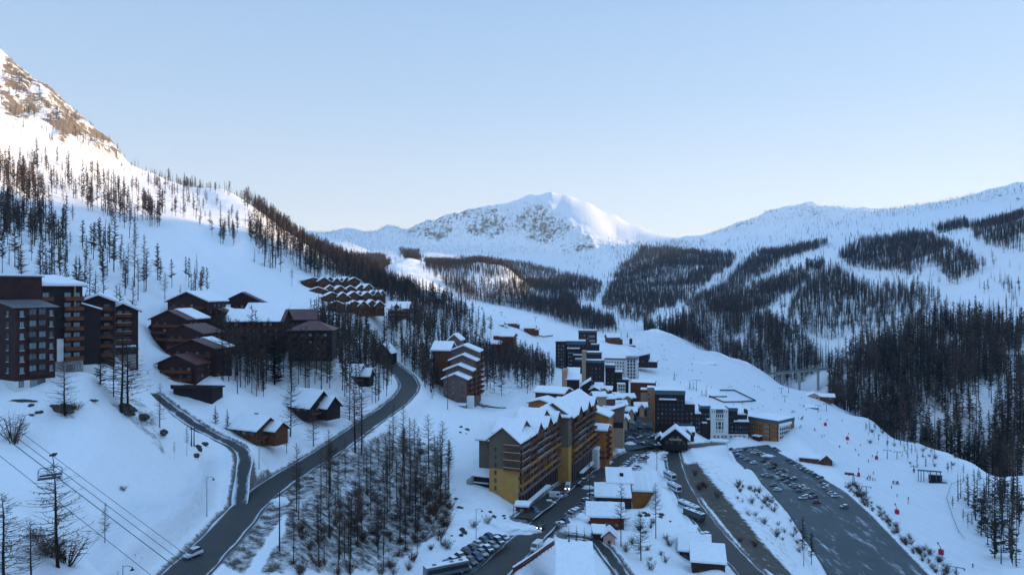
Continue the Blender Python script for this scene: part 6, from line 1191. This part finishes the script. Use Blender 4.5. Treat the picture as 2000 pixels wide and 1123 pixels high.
MB().add([(-1.28,.06,-2.2),(.82,.06,-2.04),(.82,.14,-1.86),(-1.28,.14,-2.02),(-1.28,.12,-2.2),(.82,.12,-2.04),(.82,.2,-1.86),(-1.28,.2,-2.02)],[(0,3,2,1),(4,5,6,7),(0,1,5,4),(1,2,6,5),(2,3,7,6),(3,0,4,7)]).build('backrest',M_blk,r,bevel=.02)
def pylon(u, v, hpx, label, big=False, z=None):
    x, y, z0 = at(u,v); h = hpx/F*y; r = empty('lift_pylon',(x,y,z0-.3),R_(-25),label,'lift pylon','pylons of the ski lifts'); MB().tube((0,0,0),(0,0,h),.28,.2,8).build('mast',M_steel,r)
    MB().box(-h*.36,h*.36,-.12,.12,h-.1,h+.16).box(-h*.36-.25,-h*.36+.25,-.9,.9,h-.5,h-.12).box(h*.36-.25,h*.36+.25,-.9,.9,h-.5,h-.12).build('crossbeam',M_steel,r)
    if big: MB().box(-h*.75,h*.1,-1.2,1.2,h+.2,h+1.0).build('drive_housing',M_blk,r); MB().tube((1.2,0,0),(.4,0,h),.2,.15,6).build('brace',M_steel,r)
for q in [(1666,947,20,'lift mast with a broad drive head at the edge of the shrubs',True),(1692,971,22,'cross-shaped lift mast right of the drive head',False),(1733,896,18,'left mast of the pair in the middle of the bench',False),(1752,896,15,'right mast of the pair in the middle of the bench',False),(1868,1142,36,'lift mast cut by the bottom edge at the right',False),(1785,924,14,'short mast with a red foot left of the open lift station',False),
   (1360,764,22,'lift mast beside the first fir pair on the run',False),(1526,769,12,'left mast of the small pair above the snow fence',False),(1540,768,14,'right mast of the small pair above the snow fence',False),(1533,785,12,'single small mast below the pair',False),(1598,805,14,'left mast of the pair near the ski lodge',False),(1614,803,15,'right mast of the pair near the ski lodge',False),(1046,628,9,'tiny mast high on the left ski run',False),(979,618,9,'tiny mast higher up on the left ski run',False)]: pylon(*q)
for i, (u,v,lab) in enumerate([(1612,831,'farthest red padded snow cannon on the run'),(1655,859,'red snow cannon right of the ski hut'),(1712,897,'red snow cannon beside the middle mast pair'),(1677,930,'red snow cannon beside the drive head mast'),(1785,920,'small red padded post by the short mast'),(1752,1003,'red snow cannon in the middle of the lower bench'),(1838,1082,'nearest red snow cannon with its lance up')]):
    x, y, z = at(u,v); r = empty('snow_cannon',(x,y,z-.1),R_(20*i),lab,'snow cannon','red snow cannons'); s = .8 if i == 4 else 1.15
    MB().box(-.75*s,.75*s,-.6*s,.6*s,0,1.9*s).build('padding',M_redpad,r,bevel=.15); MB().tube((0,0,1.95*s),(.9*s,0,3.6*s),.14,.1,8).tube((.9*s,0,3.6*s),(1.3*s,0,4.0*s),.3,.3,10).build('lance',M_blk,r); MB().box(-.9*s,.9*s,-.05,.05,-.1,.1).build('foot',M_steel,r)
# boards beside the street, snow fences on the run
def fence3(pts, name, label, cat, h, m, snowcap=False, post=2.5, board=True):
    r = empty(name, pts[0], 0, label, cat); o0 = Vector(pts[0]); bd = MB(); sc = MB()
    for a, b_ in zip(pts[:-1], pts[1:]):
        a = Vector(a)-o0; b_ = Vector(b_)-o0; d = (b_-a).normalized(); n_ = Vector((-d.y,d.x,0))*.05; k = max(1,int((b_-a).length/post))
        if board:
            for z0, z1 in ((.15,.5),(.56,.9)): 
                hh0 = h*z0; hh1 = h*z1; q = [a+n_,a-n_,b_-n_,b_+n_]; bd.add([p+Vector((0,0,hh0)) for p in q]+[p+Vector((0,0,hh1)) for p in q],[(3,2,1,0),(4,5,6,7),(0,1,5,4),(1,2,6,5),(2,3,7,6),(3,0,4,7)])
            if snowcap: q = [a+n_*4,a-n_*4,b_-n_*4,b_+n_*4]; sc.add([p+Vector((0,0,h*.92)) for p in q]+[p+Vector((0,0,h*.92+.25)) for p in q],[(3,2,1,0),(4,5,6,7),(0,1,5,4),(1,2,6,5),(2,3,7,6),(3,0,4,7)])
        else: bd.tube(a+Vector((0,0,h*.85)), b_+Vector((0,0,h*.85)), .05, .05, 4); bd.tube(a+Vector((0,0,h*.5)), b_+Vector((0,0,h*.5)), .04, .04, 4)
        for i in range(k):
            c = a.lerp(b_, i/k); MB().tube(c+Vector((0,0,-.6)), c+Vector((0,0,h)), .07, .07, 6).build('post', m, r)
    bd.build('board' if board else 'rail', m, r)
    if snowcap: sc.build('snow_cap', M_snow, r)
fp = [at(1002,1122,None)]+[at(1007+76*t,1120-54*t) for t in (.15,.35,.55,.75,1.0)]
fence3([(p[0],p[1],p[2]+.1) for p in fp],'board_fence','red-brown board fence capped with snow along the right side of the street','fence',1.9,M_red,True)
fence3([at(u,v) for u,v in ((1385,775),(1413,787),(1445,786.5),(1476,784),(1455,774),(1434,764),(1406,764))],'snow_fence','dark snow fence drawing a four-cornered pen on the run above the black wings','fence',1.6,M_blk,post=5); fence3([at(u,v) for u,v in ((1385,777),(1420,776))],'snow_fence','short dark fence line inside the left of the pen','fence',1.4,M_blk,post=5)
fence3([at(u,v) for u,v in ((1884,938),(1858,948),(1849,975),(1860,1010),(1872,1040),(1885,1056))],'rope_fence','thin rope fence curving round the snow hump at the lower right','fence',1.2,M_cable,post=6,board=False)
fence3([at(u,v) for u,v in ((1040,655),(1062,659),(1080,657))],'snow_fence','thin dark fence on the white slope left of the tower blocks','fence',1.3,M_wood,post=6)
# ---------------------------------------------------------------- skiers
def person_mesh(seed, jc, pc):
    rp = random.Random(seed); bm = bmesh.new(); me = bpy.data.meshes.new('tmp'); b_ = rp.uniform(.05,.2); k = rp.uniform(.1,.25)
    pts = {'pel':(0,0,.95,.15),'sp':(b_*.5,0,1.2,.16),'ch':(b_,0,1.42,.17),'nk':(b_*1.2,0,1.55,.07),'hd':(b_*1.3,0,1.70,.115),'kl':(.12,.13,.52,.085),'al':(0,.14,.1,.065),'fl':(.16,.15,.05,.05),'kr':(.12,-.13,.52,.085),'ar':(0,-.14,.1,.065),'fr':(.16,-.15,.05,.05),
      'sl':(b_,.2,1.42,.08),'el':(b_+.02,.32,1.18,.055),'hl':(b_+.28,.36,1.08+k*.4,.045),'sr':(b_,-.2,1.42,.08),'er':(b_+.02,-.32,1.18,.055),'hr':(b_+.28,-.36,1.08,.045)}
    names = list(pts); V_ = [pts[n][:3] for n in names]; ix = {n:i for i,n in enumerate(names)}
    E_ = [('pel','sp'),('sp','ch'),('ch','nk'),('nk','hd'),('pel','kl'),('kl','al'),('al','fl'),('pel','kr'),('kr','ar'),('ar','fr'),('ch','sl'),('sl','el'),('el','hl'),('ch','sr'),('sr','er'),('er','hr')]
    me.from_pydata(V_, [(ix[a],ix[c]) for a,c in E_], []); o = bpy.data.objects.new('tmp', me); C.collection.objects.link(o); o.modifiers.new('s','SKIN')
    for i, n in enumerate(names): me.skin_vertices[0].data[i].radius = (pts[n][3],)*2
    me.skin_vertices[0].data[0].use_root = True; o.modifiers.new('u','SUBSURF').levels = 1
    dg = bpy.context.evaluated_depsgraph_get(); dg.update(); out = bpy.data.meshes.new_from_object(o.evaluated_get(dg)); bpy.data.objects.remove(o)
    out.materials.clear(); [out.materials.append(m) for m in (jc, pc, M_skin, M_hat)]; 
    for p in out.polygons: z = p.center.z; p.material_index = 1 if z < .98 else 3 if z > 1.72 else 2 if z > 1.58 else 0; p.use_smooth = True
    return out
M_skin = mat('skin', (.45,.28,.2), .6); M_hat = mat('dark_hat', (.03,.03,.04), .8)
J = [mat('jacket_%s' % k, c, .8) for k, c in (('navy',(.02,.03,.07)),('red',(.35,.03,.04)),('black',(.02,.02,.02)),('blue',(.05,.15,.3)))]; PT = [mat('dark_trousers',(.02,.02,.025),.8), mat('grey_trousers',(.08,.08,.09),.8)]
PM = [person_mesh(i, J[i % 4], PT[i % 2]) for i in range(4)]
ski_m = [MB().box(-.8,.9,q-.05,q+.05,0,.02).mesh('ski', M_blk) for q in (-.15,.15)]; pol_m = [MB().tube((.3,q*.38,1.07),(.5,q*.45,0),.012,.012,4).mesh('ski_pole', M_blk) for q in (1,-1)]
ppl = [(1704,893),(1706,926),(1741,954),(1752,970),(1774,976),(1774,984),(1900,1108),(1681,871),(1640,874),(1655,867),(1671,881),(1677,890),(1696,903),(1639,874),(1525,802),(1467,801),(1471,801),(1575,802),(1602,820),(1548,758),(1480,757),(1474,757),(1484,758),(1424,757),(1428,757),(1389,758),(1381,756),(1350,780),(1302,705),(1305,722),(1329,749),(1287,752),(1322,734),(1330,722),(1262,700),(1249,683),(1254,685),(1265,668),(1240,655),(1221,640),(1257,650),(1100,640),(937,600),(965,608),(987,622),(1010,630),(1450,790),(1490,795),(1512,780),(1433,792)]
def scat(pl, n):
    out = []; us = [p[0] for p in pl]; vs = [p[1] for p in pl]
    while len(out) < n:
        u = rc.uniform(min(us),max(us)); v = rc.uniform(min(vs),max(vs))
        if inpoly([u],[v],pl)[0]: out.append((u,v)); 
        if out and rc.random() < .4: out.append((out[-1][0]+rc.uniform(-7,7), out[-1][1]+rc.uniform(-2,2)))
    return out
ppl += scat([(1380,740),(1560,775),(1700,850),(1800,950),(1700,950),(1600,850),(1480,812),(1390,790)],46)+scat([(1210,650),(1280,655),(1400,700),(1400,740),(1260,700)],26)+scat([(870,580),(1000,615),(1120,650),(1080,650),(940,610)],10)
for i, (u,v) in enumerate(ppl):
    x, y, z = at(u,v); c = ['dark navy','red','black','blue'][i % 4]; far_ = y > 520
    zone_ = 'on the lower bench near the red snow cannons' if y < 470 else 'around the snow pen behind the black wings' if y < 700 else 'high on the distant ski run'
    r = empty('person',(x,y,z),rc.uniform(0,6.28),'skier in %s jacket %s' % (c, zone_),'person','skiers on the run'); link(bpy.data.objects.new('body',PM[i % 4]),r)
    if not far_:
        for q in (0,1): link(bpy.data.objects.new('ski',ski_m[q]),r); link(bpy.data.objects.new('ski_pole',pol_m[q]),r)
# ---------------------------------------------------------------- thin valley air
hz = MB().box(-3300,3300,-900,5300,-220,760)
M_haze = bpy.data.materials.new('haze'); M_haze.use_nodes = True; n_ = M_haze.node_tree.nodes; n_.remove(n_['Principled BSDF'])
pv = n_.new('ShaderNodeVolumePrincipled'); pv.inputs['Color'].default_value = (0.55, 0.76, 1.0, 1); pv.inputs['Density'].default_value = 0.00006; pv.inputs['Anisotropy'].default_value = 0.3
M_haze.node_tree.links.new(pv.outputs[0], n_['Material Output'].inputs['Volume'])
o = hz.build('haze', M_haze); tag(o, kind='stuff')
